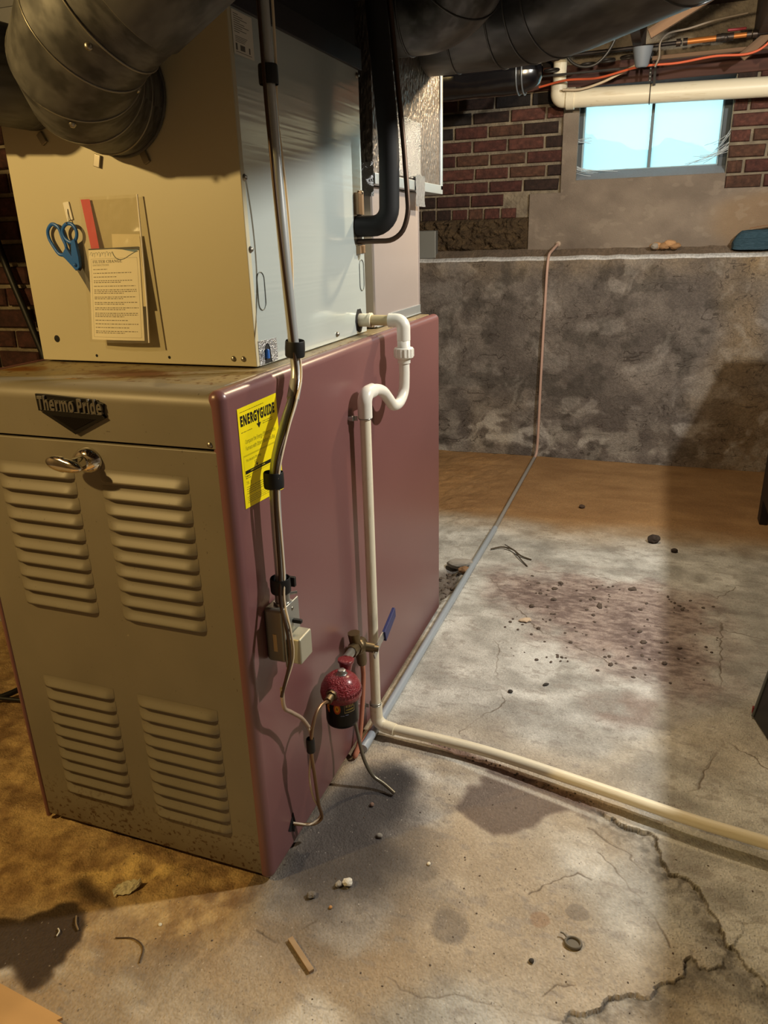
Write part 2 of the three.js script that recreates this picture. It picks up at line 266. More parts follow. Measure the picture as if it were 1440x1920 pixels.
  const k = 0.93 + 0.14 * fine; return [c[0] * k, c[1] * k, c[2] * k];
}, true, THREE.MirroredRepeatWrapping);
{
  const lines = (a) => a.flatMap(([p, q, n]) => Array.from({ length: n }, (_, i) => p + ((q - p) * i) / n));
  const xs = [...lines([[-2.3, -1.3, 14], [-1.3, -0.45, 60], [-0.45, 0.6, 175], [0.6, 1.05, 170], [1.05, 1.5, 50], [1.5, 3.2, 16]]), 3.2];
  const zs = [...lines([[-3.62, -3.4, 6], [-3.4, -1.9, 120], [-1.9, -0.95, 110], [-0.95, -0.45, 80], [-0.45, 0.16, 200], [0.16, 0.45, 45], [0.45, 2.6, 24]]), 2.6];
  const g = grid(xs.length - 1, zs.length - 1, (u, v, i, j) => { const x = xs[i], z = zs[zs.length - 1 - j]; return [x, floorY(x, z), z, (x - FX0) / (FX1 - FX0), (z - FZ0) / (FZ1 - FZ0)]; });
  const fl = thing('floor', null, null, [0, 0, 0], null, 'structure');
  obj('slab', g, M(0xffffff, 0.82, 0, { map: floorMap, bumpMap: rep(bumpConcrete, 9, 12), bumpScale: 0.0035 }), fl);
  obj('slab_base', box(-2.6, 3.5, -0.2, -0.05, -3.9, 2.9), M(0x6d6a64, 0.9), fl);
}

// ---------------------------------------------------------------- walls, window, ceiling
const ZW = -3.58, ZL = -3.4; // upper masonry face, lower foundation face
const wallBack = thing('wall_back', null, null, [0, 0, ZW], null, 'structure');
const mortarMap = tex(256, 256, (u, v) => mix3([0.4, 0.36, 0.31], [0.64, 0.59, 0.5], fbm(u * 12, v * 12, 141, 4, 12)));
const mMortar = M(0xffffff, 0.95, 0, { map: rep(mortarMap, 2), bumpMap: rep(bumpRough, 4), bumpScale: 0.006 });
{
  const s = [[-2.4, -0.1], [3.3, -0.1], [3.3, 2.4], [-2.4, 2.4]], hole = [[0.11, 1.56], [0.905, 1.56], [0.905, 2.02], [0.11, 2.02]];
  const g = plate(s, 0.2, 'xy', 0, [hole]); g.translate(0, 0, ZW - 0.212); planar(g, 'x', 'y');
  obj('masonry', g, mMortar, wallBack);
}
// bricks, each its own mesh
function brickShape(k) {
  const w = 0.5, h = 0.5, j = () => 0.02 * (rnd() - 0.5);
  const f = [[-w + j(), -h + j() * 2], [w + j(), -h + j() * 2], [w + j(), h + j() * 2], [-w + j(), h + j() * 2]], bx = 0.025, by = 0.07;
  const P = [...f.map(([x, y]) => [x, y, -0.5]), ...f.map(([x, y]) => [x, y, 0.36]), ...f.map(([x, y]) => [x - Math.sign(x) * bx, y - Math.sign(y) * by, 0.5])];
  const I = []; for (const o of [0, 4]) for (let i = 0; i < 4; i++) { const a = o + i, b = o + ((i + 1) % 4), c = a + 4, d = b + 4; I.push(a, b, d, a, d, c); } I.push(8, 9, 10, 8, 10, 11);
  const g = new THREE.BufferGeometry(); g.setAttribute('position', new THREE.Float32BufferAttribute(I.flatMap((i) => P[i]), 3)); g.computeVertexNormals(); planar(g, 'x', 'y', -k * 0.37, k * 0.21, 1, 2.9); return g;
}
const brickGeos = Array.from({ length: 6 }, (_, k) => brickShape(k));
const brickMap = tex(256, 256, (u, v) => { const a = fbm(u * 8, v * 8, 151, 5, 8); const k = 0.72 + 0.5 * (a - 0.5) + 0.12 * (noise(u * 90, v * 90, 155, 90) - 0.5); return noise(u * 30, v * 30, 157, 30) > 0.95 ? [0.75, 0.7, 0.62] : [k, k * 0.98, k * 0.96]; });
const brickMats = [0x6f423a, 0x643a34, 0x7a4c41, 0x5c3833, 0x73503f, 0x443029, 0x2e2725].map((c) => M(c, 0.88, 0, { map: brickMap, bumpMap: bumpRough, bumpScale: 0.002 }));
function bricks(parent, zf, x0, x1, y0, rows, o = {}) {
  const ch = o.course ?? 0.0722, len = o.len ?? 0.207, joint = 0.0145, org = rootOf(parent);
  for (let r = 0; r < rows; r++) {
    const ya = y0 + r * ch, L = o.header === r ? 0.098 : len; let x = x0 - (o.offs?.[r % o.offs.length] ?? ((r % 2) * 0.5 + 0.1 * rnd())) * L;
    while (x < x1) {
      const ln = L * rr(0.95, 1.04), a = Math.max(x, x0), b = Math.min(x + ln - joint, x1); x += ln;
      if (b - a < 0.03 || (o.skip && o.skip(a, b, ya))) continue;
      const m = new THREE.Mesh(brickGeos[Math.floor(rnd() * 6)], brickMats[o.pick ? o.pick(a, ya) : Math.floor(rnd() * 5.4)]);
      m.name = partName(parent, 'brick'); m.scale.set(b - a, ch - joint * rr(0.8, 1.2), 0.05);
      m.position.set((a + b) / 2 - org[0], ya + (ch - joint) / 2 - org[1], zf - 0.02 + rr(-0.003, 0.003) - org[2]); m.rotation.z = rr(-0.006, 0.006); m.castShadow = m.receiveShadow = true; parent.add(m);
    }
  }
}
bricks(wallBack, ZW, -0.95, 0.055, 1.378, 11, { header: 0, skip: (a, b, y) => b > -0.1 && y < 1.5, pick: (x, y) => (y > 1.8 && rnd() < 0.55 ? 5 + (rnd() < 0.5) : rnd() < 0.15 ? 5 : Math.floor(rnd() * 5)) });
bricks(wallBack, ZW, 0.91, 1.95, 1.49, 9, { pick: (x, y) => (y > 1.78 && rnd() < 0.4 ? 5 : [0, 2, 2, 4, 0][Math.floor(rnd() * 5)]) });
// smooth render coat below and beside the window
const renderMap = tex(1024, 512, (u, v) => { const a = fbm(u * 6, v * 6, 161, 5), b = fbm(u * 22, v * 14, 165, 4); let c = mix3([0.42, 0.375, 0.335], [0.62, 0.565, 0.505], clamp(a * 0.9 + 0.5 * (b - 0.5))); c = mix3(c, [0.62, 0.5, 0.36], smooth(0.5, 0.7, fbm(u * 3 + 9, v * 3, 168, 3)) * 0.5 * smooth(0.3, 0.6, u)); const st = smooth(0.66, 0.75, fbm(u * 30, v * 30, 169, 3)); return mix3(c, [0.7, 0.65, 0.58], st * 0.22); });
const mRender = M(0xffffff, 0.9, 0, { map: renderMap, bumpMap: rep(bumpConcrete, 6, 3), bumpScale: 0.003 });
{
  const s = [[-0.11, 1.17], [3.2, 1.17], [3.2, 1.47], [0.905, 1.485], [0.905, 1.56], [0.136, 1.56], [0.136, 2.02], [0.057, 2.02], [0.062, 1.5], [-0.11, 1.5]];
  const g = plate(s, 0.02, 'xy', 0.004); g.translate(0, 0, ZW - 0.012); planar(g, 'x', 'y', -0.2, 1.0, 2.0, 1.1);
  obj('render_coat', g, mRender, wallBack);
  // sloping window sill in render
  const sill = grid(60, 8, (u, v) => [lerp(0.09, 0.91, u), lerp(1.545, 1.615, Math.pow(v, 0.8)) + 0.004 * fbm(u * 30, v * 3, 171), lerp(ZW + 0.006, ZW - 0.115, v), u * 0.8, v * 0.2]);
  obj('window_sill', sill, M(0x8f9298, 0.85, 0, { bumpMap: rep(bumpConcrete, 5, 2), bumpScale: 0.004 }), wallBack);
  // rough rubble band under the brickwork
  const rub = grid(130, 46, (u, v) => { const x = lerp(-1.0, -0.1, u), y = lerp(1.2, 1.382, v); const e = smooth(0, 0.12, v) * smooth(1, 0.9, v) * smooth(1, 0.93, u); return [x, y, ZW - 0.005 + e * (0.018 + 0.06 * (fbm(x * 26, y * 26, 175, 4) - 0.42) + 0.02 * (noise(x * 120, y * 120, 177) - 0.5)), x, y]; });
  obj('rubble_band', rub, M(0x9a8871, 0.97, 0, { map: rep(mortarMap, 3), bumpMap: rep(bumpRough, 6), bumpScale: 0.008 }), wallBack);
  // foundation with a sloped ledge
  const prof = []; for (let i = 0; i <= 100; i++) prof.push([1.12 * i / 100, ZL]); prof.push([1.135, ZL - 0.002], [1.15, ZL - 0.008], [1.158, ZL - 0.018], [1.162, ZL - 0.03]); for (let i = 1; i <= 14; i++) prof.push([1.162 + 0.05 * i / 14, ZL - 0.03 - 0.165 * i / 14]);
  const n = prof.length - 1;
  const fnd = grid(300, n, (u, v, i, j) => { const x = lerp(-2.3, 3.2, u < 0.2 ? u : u), [y, z] = prof[j]; const d = 0.05 * (fbm(x * 1.7, y * 2.2, 181, 3) - 0.5) * smooth(1.2, 0.95, y) + 0.014 * (fbm(x * 12, y * 12, 183, 3) - 0.5) + 0.01 * smooth(1.05, 1.14, y) * (fbm(x * 9, y * 3, 186, 2) - 0.5); return [x, y + (j > 100 ? d * 0.6 : 0), z + d, (x + 1.2) / 3, y / 1.25]; });
  const fMap = tex(1536, 768, (u, v) => {
    const x = u * 3, y = v * 1.25; const a = fbm(x * 4, y * 4, 191, 5), b = fbm(x * 13, y * 13, 193, 5), w = fbm(x * 9 + 4 * a, y * 9, 195, 4);
    let c = mix3([0.4, 0.37, 0.35], [0.58, 0.545, 0.51], clamp((a - 0.25) * 1.1 + 1.1 * (b - 0.45)));
    c = mix3(c, [0.27, 0.25, 0.23], smooth(0.55, 0.72, fbm(x * 11, y * 11 + 5, 197, 5)) * 0.5);
    c = mix3(c, [0.6, 0.49, 0.33], smooth(0.45, 0.65, fbm(x * 2.2 + 7, y * 2, 199, 3)) * 0.5 * smooth(1.8, 2.4, x) + 0.35 * smooth(1.0, 1.13, y) * b);
    c = mix3(c, [0.78, 0.76, 0.73], smooth(0.56, 0.72, w) * (0.35 + 0.65 * smooth(0.45, 0.05, y)) * 0.8);
    c = mix3(c, [0.68, 0.66, 0.62], smooth(0.25, 0.02, Math.abs(y - 0.1)) * smooth(0.45, 0.68, b) * 0.5);
    if (Math.abs(w - 0.5) < 0.006) c = mix3(c, [0.2, 0.17, 0.15], 0.5); if (y > 1.168) c = mix3(c, [0.5, 0.43, 0.36], 0.7); else if (y > 1.146) c = mix3(c, [0.9, 0.91, 0.92], 0.85 * smooth(2.75, 2.4, x + 0.3 * a));  // daylight on the ledge lip put in as a pale strip
    const f = noise(x * 160, y * 160, 201); return [c[0] * (0.9 + 0.2 * f), c[1] * (0.9 + 0.2 * f), c[2] * (0.9 + 0.2 * f)];
  }, true, THREE.RepeatWrapping);
  obj('foundation', fnd, M(0xffffff, 0.92, 0, { map: fMap, bumpMap: rep(bumpConcrete, 8, 4), bumpScale: 0.006 }), wallBack);
}
// window
{
  const w = thing('window_1', null, null, [0.5, 1.6, ZW - 0.12], null, 'structure');
  const z0 = ZW - 0.15, z1 = ZW - 0.11, mFrame = M(0x4c555c, 0.6, 0, {}), mBright = M(0x9db4bd, 0.5, 0.1);
  obj('frame', [rbox(0.105, 0.152, 1.585, 2.0, z0, z1), rbox(0.868, 0.905, 1.585, 2.0, z0, z1 + 0.02), rbox(0.14, 0.88, 1.588, 1.613, z0, z1), rbox(0.125, 0.905, 1.955, 2.0, z0, z1)], mFrame, w);
  obj('sash_bar', rbox(0.507, 0.523, 1.6, 1.96, z0 + 0.005, z1 + 0.004), M(0x6f7d84, 0.55), w);
  obj('sash_edge', [rbox(0.15, 0.16, 1.61, 1.96, z0, z1 + 0.006), rbox(0.86, 0.869, 1.61, 1.96, z0, z1 + 0.006), rbox(0.15, 0.87, 1.61, 1.617, z0, z1 + 0.006)], mBright, w);
  const mPane = MP(0xffffff, 0.8, 0, { transmission: 1, thickness: 0, ior: 1.45 });
  obj('pane', box(0.158, 0.505, 1.614, 1.958, z0 + 0.016, z0 + 0.02), mPane, w); obj('pane', box(0.524, 0.862, 1.614, 1.958, z0 + 0.016, z0 + 0.02), mPane, w);
  // cobwebs in the corners of the window
  const web = []; const strand = (a, b, s) => { const m = [lerp(a[0], b[0], 0.5), lerp(a[1], b[1], 0.5) - s, lerp(a[2], b[2], 0.5) + 0.01]; web.push(spline([a, m, b], 0.0012, 10, 5)); };
  for (let i = 0; i < 9; i++) { strand([0.07 + rr(-0.02, 0.02), 1.655 + rr(-0.03, 0.04), ZW + 0.01], [0.25 + rr(-0.06, 0.12), 1.585 + rr(-0.01, 0.03), ZW - 0.09], 0.01); strand([0.905, 1.68 + rr(-0.02, 0.03), ZW + 0.005], [0.76 + rr(-0.06, 0.06), 1.615 + rr(0, 0.05), ZW - 0.1], 0.012); }
  for (let i = 0; i < 5; i++) { strand([0.906, 1.74 + rr(-0.02, 0.03), ZW + 0.005], [0.84 + rr(-0.05, 0.02), 1.7 + rr(-0.02, 0.03), ZW - 0.1], 0.01); strand([0.075, 1.78 + rr(-0.02, 0.02), ZW + 0.01], [0.165 + rr(0, 0.04), 1.77 + rr(-0.02, 0.02), ZW - 0.1], 0.008); }
  tag(obj('cobweb', web, M(0xdfe6ea, 0.7)), 'pale dusty cobweb strands stretched across the window corners', 'cobweb', null, 'stuff');
  // ground outside, seen blurred through the lower half of the glass
  const out = grid(120, 40, (u, v) => [lerp(-3, 4, u), 1.45 + 0.75 * v * v + (0.05 + 0.7 * v * v) * (fbm(u * 14, v * 6, 205, 4) - 0.45), lerp(ZW - 0.22, -9, v)]);
  tag(obj('lawn_outside', out, M(0x6a9fa2, 0.95)), null, null, null, 'structure');
}
// other walls, for light to bounce from
const mWallDim = M(0x6e6258, 0.92, 0, { bumpMap: rep(bumpRough, 3), bumpScale: 0.006 });
const wl = obj('wall_left', boxUV(box(-2.5, -2.29, -0.1, 2.4, -3.8, 2.8)), mWallDim); tag(wl, null, null, null, 'structure');
tag(obj('wall_right', boxUV(box(3.19, 3.4, -0.1, 2.4, -3.8, 2.8)), mWallDim), null, null, null, 'structure');
tag(obj('wall_front', boxUV(box(-2.5, 3.4, -0.1, 2.4, 2.59, 2.8)), mWallDim), null, null, null, 'structure');
// brick chimney stack behind the furnace
{
  const c = thing('wall_chimney', null, null, [-1.6, 0, -1.15], null, 'structure');
  obj('masonry', planar(box(-2.3, -0.78, 0, 2.4, -1.5, -1.112), 'x', 'y'), mMortar, c);
  bricks(c, -1.1, -1.95, -0.78, 0.5, 24, { course: 0.0745, pick: () => (rnd() < 0.5 ? 3 : rnd() < 0.5 ? 5 : 1) });
  const base = grid(90, 36, (u, v) => { const x = lerp(-2.2, -0.8, u), y = lerp(-0.02, 0.5, v), k = fbm(x * 5, y * 6, 211, 4); return [x, y, -1.0 + 0.5 * smooth(0.5, 0.0, y) * 0.5 + 0.12 * (k - 0.5), x, y]; });
  obj('stone_base', base, M(0x9d968a, 0.95, 0, { bumpMap: rep(bumpRough, 5), bumpScale: 0.01 }), c);
}
// ceiling: boards on joists
{
  const c = thing('ceiling', null, null, [0, 2.32, 0], null, 'structure');
  for (let k = 0; k < 27; k++) obj('board', boxUV(rbox(-2.5, 3.4, 2.335, 2.36, -3.8 + k * 0.245, -3.8 + k * 0.245 + 0.241, 0.002, 1)), mBoard, c);
  for (const x of [-2.05, -1.64, -1.23, -0.82, -0.41, 0.02, 0.43, 0.98, 1.45, 1.86, 2.27, 2.68]) obj('joist', boxUV(rbox(x - 0.022, x + 0.022, 2.125, 2.335, -3.75, 2.75, 0.004, 1)), mJoist, c);
  obj('sill_beam', boxUV(rbox(-2.3, 3.2, 2.02, 2.13, ZW - 0.19, ZW + 0.012, 0.006, 1)), mSill, c);
  obj('ledger_strip', boxUV(rbox(0.5, 1.2, 2.066, 2.084, -3.33, -3.3, 0.003, 1)), mStrut, c);
  const strut = (x0, y0, x1, y1, z) => { const L = Math.hypot(x1 - x0, y1 - y0), g = rbox(-L / 2, L / 2, -0.02, 0.02, -0.011, 0.011, 0.002, 1); const h = boxUV(g); h.rotateZ(Math.atan2(y1 - y0, x1 - x0)); h.translate((x0 + x1) / 2, (y0 + y1) / 2, z); obj('bridging_strut', h, mStrut, c); };
  strut(0.5, 2.075, 0.955, 2.3, -2.8); strut(0.9, 2.04, 1.2, 2.28, -3.3);
}

// ---------------------------------------------------------------- lamps outside the picture
for (const L of LAMPS) {
  const [x, y, z] = L.at, t = thing('ceiling_bulb', L.label, 'lamp', [x, y, z]);
  obj('socket', lathe([[0, 0.15], [0.05, 0.15], [0.05, 0.115], [0.028, 0.1], [0.022, 0.045], [0, 0.045]], [x, y, z]), M(0xdedad0, 0.4), t);
  obj('cord', cyl([x, y + 0.14, z], [x, 2.34, z], 0.006, 0.006, 8), mBlackCable, t);
  const e = M(0xffffff, 0.4, 0, { emissive: new THREE.Color().setRGB(...L.color), emissiveIntensity: 14 });
  obj('bulb', lathe([[0, -0.034], [0.018, -0.03], [0.03, -0.014], [0.033, 0.004], [0.028, 0.022], [0.016, 0.042], [0.013, 0.058]], [x, y, z]), e, t);
  const p = new THREE.PointLight(new THREE.Color().setRGB(...L.color), L.power, 0, 2); p.position.set(0, 0, 0); p.castShadow = true; p.shadow.radius = 1.6; t.add(p);
}

// ---------------------------------------------------------------- furnace
const W = 0.6113, D = 1.3024, H = 1.06;
const font = await new FontLoader().loadAsync('fonts/droid/droid_sans_bold.typeface.json');
const furnace = thing('oil_furnace', 'large floor-standing furnace with grey louvred front and maroon enamel sides', 'furnace', [-W / 2, 0, -D / 2]);
{
  const mRed = MP(0x7c5453, 0.34, 0.05, { clearcoat: 0.35, clearcoatRoughness: 0.35, map: tex(512, 512, (u, v) => { const s = noise(u * 190, v * 190, 221) > 0.975 ? 0.12 : 0; const k = 0.94 + 0.08 * fbm(u * 4, v * 4, 223, 3); return [k + s, k * 0.99 + s, k * 0.99 + s]; }) });
  const greyMap = tex(512, 1024, (u, v) => { // u over the width, v over the height
    let c = [0.97, 0.95, 0.9]; const k = 0.95 + 0.08 * fbm(u * 6, v * 10, 231, 3); const r = smooth(0.6, 0.78, fbm(u * 90, v * 170, 235, 3)) * smooth(0.17, 0.0, v); c = mix3(c, [0.42, 0.22, 0.12], r * 0.85);
    c = mix3(c, [0.55, 0.42, 0.3], 0.45 * smooth(0.1, 0.0, v) * fbm(u * 12, v * 20, 237, 3)); if (noise(u * 140, v * 260, 238) > 0.985) c = mix3(c, [0.3, 0.2, 0.12], 0.5); return [c[0] * k, c[1] * k, c[2] * k];
  });
  const mGrey = M(0x868073, 0.46, 0.05, { map: greyMap });
  const topMap = tex(1024, 1024, (u, v) => { // u: x over W, v: z from back to front
    const x = -W + u * W, z = -D + v * D; let c = [0.72, 0.68, 0.6]; c = mix3(c, [0.84, 0.76, 0.58], smooth(0.35, 0.7, fbm(u * 9, v * 18, 241, 4)) * 0.6);
    const d1 = Math.hypot((x + 0.28) / 0.13, (z + 0.14) / 0.055), r1 = smooth(1.1, 0.2, d1 + 0.9 * (fbm(u * 40, v * 80, 243, 3) - 0.5)); c = mix3(c, [0.5, 0.27, 0.09], r1 * 0.9);
    const d2 = Math.hypot((x + 0.56) / 0.07, (z + 0.14) / 0.04); c = mix3(c, [0.62, 0.36, 0.1], smooth(1.1, 0.2, d2 + 0.8 * (fbm(u * 30, v * 60, 245, 3) - 0.5)) * 0.8);
    const d3 = Math.hypot((x + 0.365) / 0.02, (z + 0.06) / 0.012); c = mix3(c, [0.8, 0.55, 0.16], smooth(1.1, 0.6, d3) * 0.9);
    const r = smooth(0.66, 0.8, fbm(u * 50, v * 110, 247, 3)); c = mix3(c, [0.42, 0.25, 0.12], r * 0.7); return c;
  });
  const side = (x0, x1) => planar(rbox(x0, x1, 0.008, H, -D, 0, Math.min(0.0165, (x1 - x0) * 0.49), 4), 'z', 'y', 0, 0, 1.3, 1.3);
  obj('side_panel', side(-0.034, 0), mRed, furnace, 'maroon right side panel with a rounded edge'); obj('side_panel', side(-W, -W + 0.0125), mRed, furnace, 'maroon left side panel, mostly hidden');
  // upper front panel that rolls over into the top
  const s = new THREE.Shape(); s.moveTo(-0.02, 0.961); s.lineTo(-0.001, 0.961); s.lineTo(-0.001, 1.03); s.absarc(-0.029, 1.03, 0.028, 0, Math.PI / 2, false); s.lineTo(-0.06, 1.058); s.lineTo(-0.06, 1.04); s.lineTo(-0.03, 1.04); s.lineTo(-0.02, 1.03); s.closePath();
  const up = new THREE.ExtrudeGeometry(s, { depth: W - 0.0335, bevelEnabled: false, curveSegments: 10 }); up.rotateY(-Math.PI / 2); // shape x -> z
  up.translate(-0.0215, 0, 0); planar(up, 'x', 'y', -W, 0, W, H);
  obj('upper_front_panel', up, mGrey, furnace);
  const topG = planar(rbox(-W + 0.0135, -0.0345, 1.035, 1.0575, -D + 0.005, -0.05, 0.002), 'x', 'z', -W, -D, W, D); obj('top_panel', topG, M(0xb9b2a0, 0.5, 0.1, { map: topMap }), furnace, 'grey top with rust patches');
  obj('inner_casing', box(-W + 0.03, -0.03, 0.02, 1.034, -D + 0.02, -0.03), mDark, furnace);
  const door = obj('door', planar(rbox(-W + 0.0135, -0.0215, 0.022, 0.9555, -0.02, -0.001, 0.0025), 'x', 'y', -W, 0, W, H), mGrey, furnace);
  // pressed louvres, forty of them
  const mSlot = M(0x1a1713, 0.9); const slots = [];
  const louvre = (x0, x1, yb) => grid(22, 8, (u, v) => {
    const e = Math.pow(Math.sin(Math.PI * clamp(Math.min(u, 1 - u) / 0.12, 0, 1) * 0.5), 0.8), hgt = 0.0235; let y, z;
    if (v < 0.75) { const t = v / 0.75; y = yb + hgt * (1 - t); z = 0.011 * e * t * t * (2.2 - 1.2 * t); } else { const t = (v - 0.75) / 0.25; y = yb + 0.003 * t * e; z = 0.011 * e * (1 - t); }
    const x = lerp(x0, x1, u); return [x, y, z - 0.0006, (x + W) / W, y / H];
  });
  for (const [yt, n] of [[0.883, 10], [0.399, 10]]) for (let k = 0; k < n; k++) for (const [a, b] of [[-0.523, -0.337], [-0.277, -0.086]]) { const y = yt - k * 0.03135; const g = louvre(a, b, y); g.index.array.reverse(); g.computeVertexNormals(); obj('louvre', g, mGrey, door); }
  // chrome tee handle
  const hd = obj('handle', [lathe([[0, 0.016], [0.014, 0.016], [0.023, 0.009], [0.0255, 0]], [0, 0, 0], [0, 0, 1]).scale(1.2, 0.95, 1).translate(-0.298, 0.922, 0), lathe([[0, 0.04], [0.011, 0.04], [0.0135, 0.03], [0.013, 0.0]], [-0.298, 0.922, 0.005], [0, 0, 1])], mChrome, door, 'chrome tee handle');
  { const g = new THREE.SphereGeometry(1, 26, 18); const p = g.attributes.position; for (let i = 0; i < p.count; i++) { const x = p.getX(i), k = 0.72 + 0.28 * Math.abs(x); p.setXYZ(i, x * 0.04, p.getY(i) * 0.0135 * (x < 0 ? 1.1 - 0.1 * x : 1), p.getZ(i) * 0.012 * k); } g.computeVertexNormals(); g.rotateZ(-0.12); g.translate(-0.312, 0.925, 0.046); obj('grip', g, mChrome, hd); }
  // nameplate
  const mBadge = M(0x2a2724, 0.4, 0.6), np = obj('nameplate', [plate([[-0.378, 1.008], [-0.3115, 0.972], [-0.241, 1.005], [-0.246, 1.01], [-0.374, 1.013]], 0.005, 'xy', 0.0012), plate([[-0.389, 1.011], [-0.246, 1.006], [-0.241, 1.029], [-0.262, 1.036], [-0.37, 1.041], [-0.39, 1.041]], 0.003, 'xy', 0.0006)], mBadge, furnace, 'dark metal nameplate with raised lettering over a pointed shield');
  const tg = new TextGeometry('Thermo Pride', { font, size: 0.0245, depth: 0.005, curveSegments: 4, bevelEnabled: true, bevelSize: 0.0006, bevelThickness: 0.0006, bevelSegments: 1 }); tg.computeBoundingBox(); const tw = tg.boundingBox.max.x; tg.scale(0.142 / tw, 1, 1); tg.rotateZ(-0.02); tg.translate(-0.385, 1.0135, 0.002); obj('lettering', tg, M(0x8d877b, 0.35, 0.7), np);
  obj('shield_inset', plate([[-0.358, 1.004], [-0.3115, 0.979], [-0.26, 1.002]], 0.0012, 'xy', 0), M(0x171310, 0.35, 0.5), np).position.z += 0.006;
  obj('screw', lathe([[0, 0.003], [0.004, 0.0022], [0.005, 0]], [-0.034, 0.968, -0.001], [0, 0, 1], 14), mScrew, furnace);
  obj('wire_opening', plate([[0.112, 0.098], [0.085, 0.07], [0.112, 0.045], [0.118, 0.07]], 0.0015, 'zy'), mDark, furnace); // z is minus the first number
  // energy sticker
  const lab = canvasTex(560, 740, (g, w, h) => {
    g.fillStyle = '#f2dc05'; g.fillRect(0, 0, w, h); g.fillStyle = '#15130a'; g.font = 'bold 86px sans-serif'; g.textBaseline = 'alphabetic';
    g.save(); g.translate(24, 132); const m = g.measureText('ENERGYGUIDE').width; g.scale((w - 62) / m, 1.15); g.fillText('ENERGYGUIDE', 0, 0); g.lineWidth = 6; g.strokeStyle = '#15130a'; g.strokeText('ENERGYGUIDE', 0, 0); g.restore();
    g.beginPath(); g.moveTo(268, 70); g.lineTo(286, 70); g.lineTo(284, 158); g.lineTo(310, 158); g.lineTo(276, 196); g.lineTo(243, 158); g.lineTo(268, 158); g.fill();
    g.strokeStyle = '#6a5f08'; g.lineWidth = 2; const bars = (x, y, n, ws, hgt, gap) => { for (let i = 0; i < n; i++) { let q = x; while (q < x + ws) { const b = 6 + ((q * 7 + i * 13 + y) % 17); g.fillRect(q, y + i * gap, b, hgt); q += b + 5; } } };
    g.globalAlpha = 0.75; bars(30, 30, 1, 330, 5, 8); bars(30, 176, 1, 150, 5, 8); bars(330, 158, 2, 150, 5, 14); g.globalAlpha = 1;
    g.font = '40px sans-serif'; const fit = (t, x, y, ws) => { g.save(); g.translate(x, y); g.scale(ws / g.measureText(t).width, 1); g.fillText(t, 0, 0); g.restore(); };
    fit('Compare the Energy Efficiency of this', 70, 268, 440); fit('Furnace with Others Before You Buy.', 70, 318, 430);
    g.strokeRect(36, 356, w - 72, 0.5); g.font = '26px sans-serif'; fit("This Model's Efficiency", 60, 400, 210); g.font = '30px monospace'; g.fillText('82.', 170, 434);
    g.beginPath(); g.moveTo(190, 440); g.lineTo(222, 440); g.lineTo(206, 462); g.fill();
    g.fillRect(38, 462, w - 76, 26); g.fillStyle = '#f2dc05'; g.globalAlpha = 0.8; bars(110, 471, 1, 200, 6, 9); g.globalAlpha = 1; g.fillStyle = '#15130a';
    bars(38, 502, 2, 60, 6, 14); bars(430, 502, 2, 70, 6, 14); g.font = '30px monospace'; g.fillText('78.0', 38, 566); g.strokeRect(30, 350, w - 60, 150);
    g.globalAlpha = 0.7; bars(38, 584, 4, 470, 5, 16); bars(38, 660, 4, 480, 4, 14); g.globalAlpha = 1;
  });
  const q = [[-0.039, 0.842], [-0.184, 0.834], [-0.182, 1.0235], [-0.041, 1.022]]; // z, y of its corners
  const lg = grid(8, 8, (u, v) => { const a = [lerp(q[0][0], q[1][0], u), lerp(q[0][1], q[1][1], u)], b = [lerp(q[3][0], q[2][0], u), lerp(q[3][1], q[2][1], u)]; return [0.0009, lerp(a[1], b[1], v), lerp(a[0], b[0], v), u, v]; });
  obj('energy_label', lg, M(0xffffff, 0.42, 0, { map: lab }), furnace, 'yellow energy efficiency label');
}

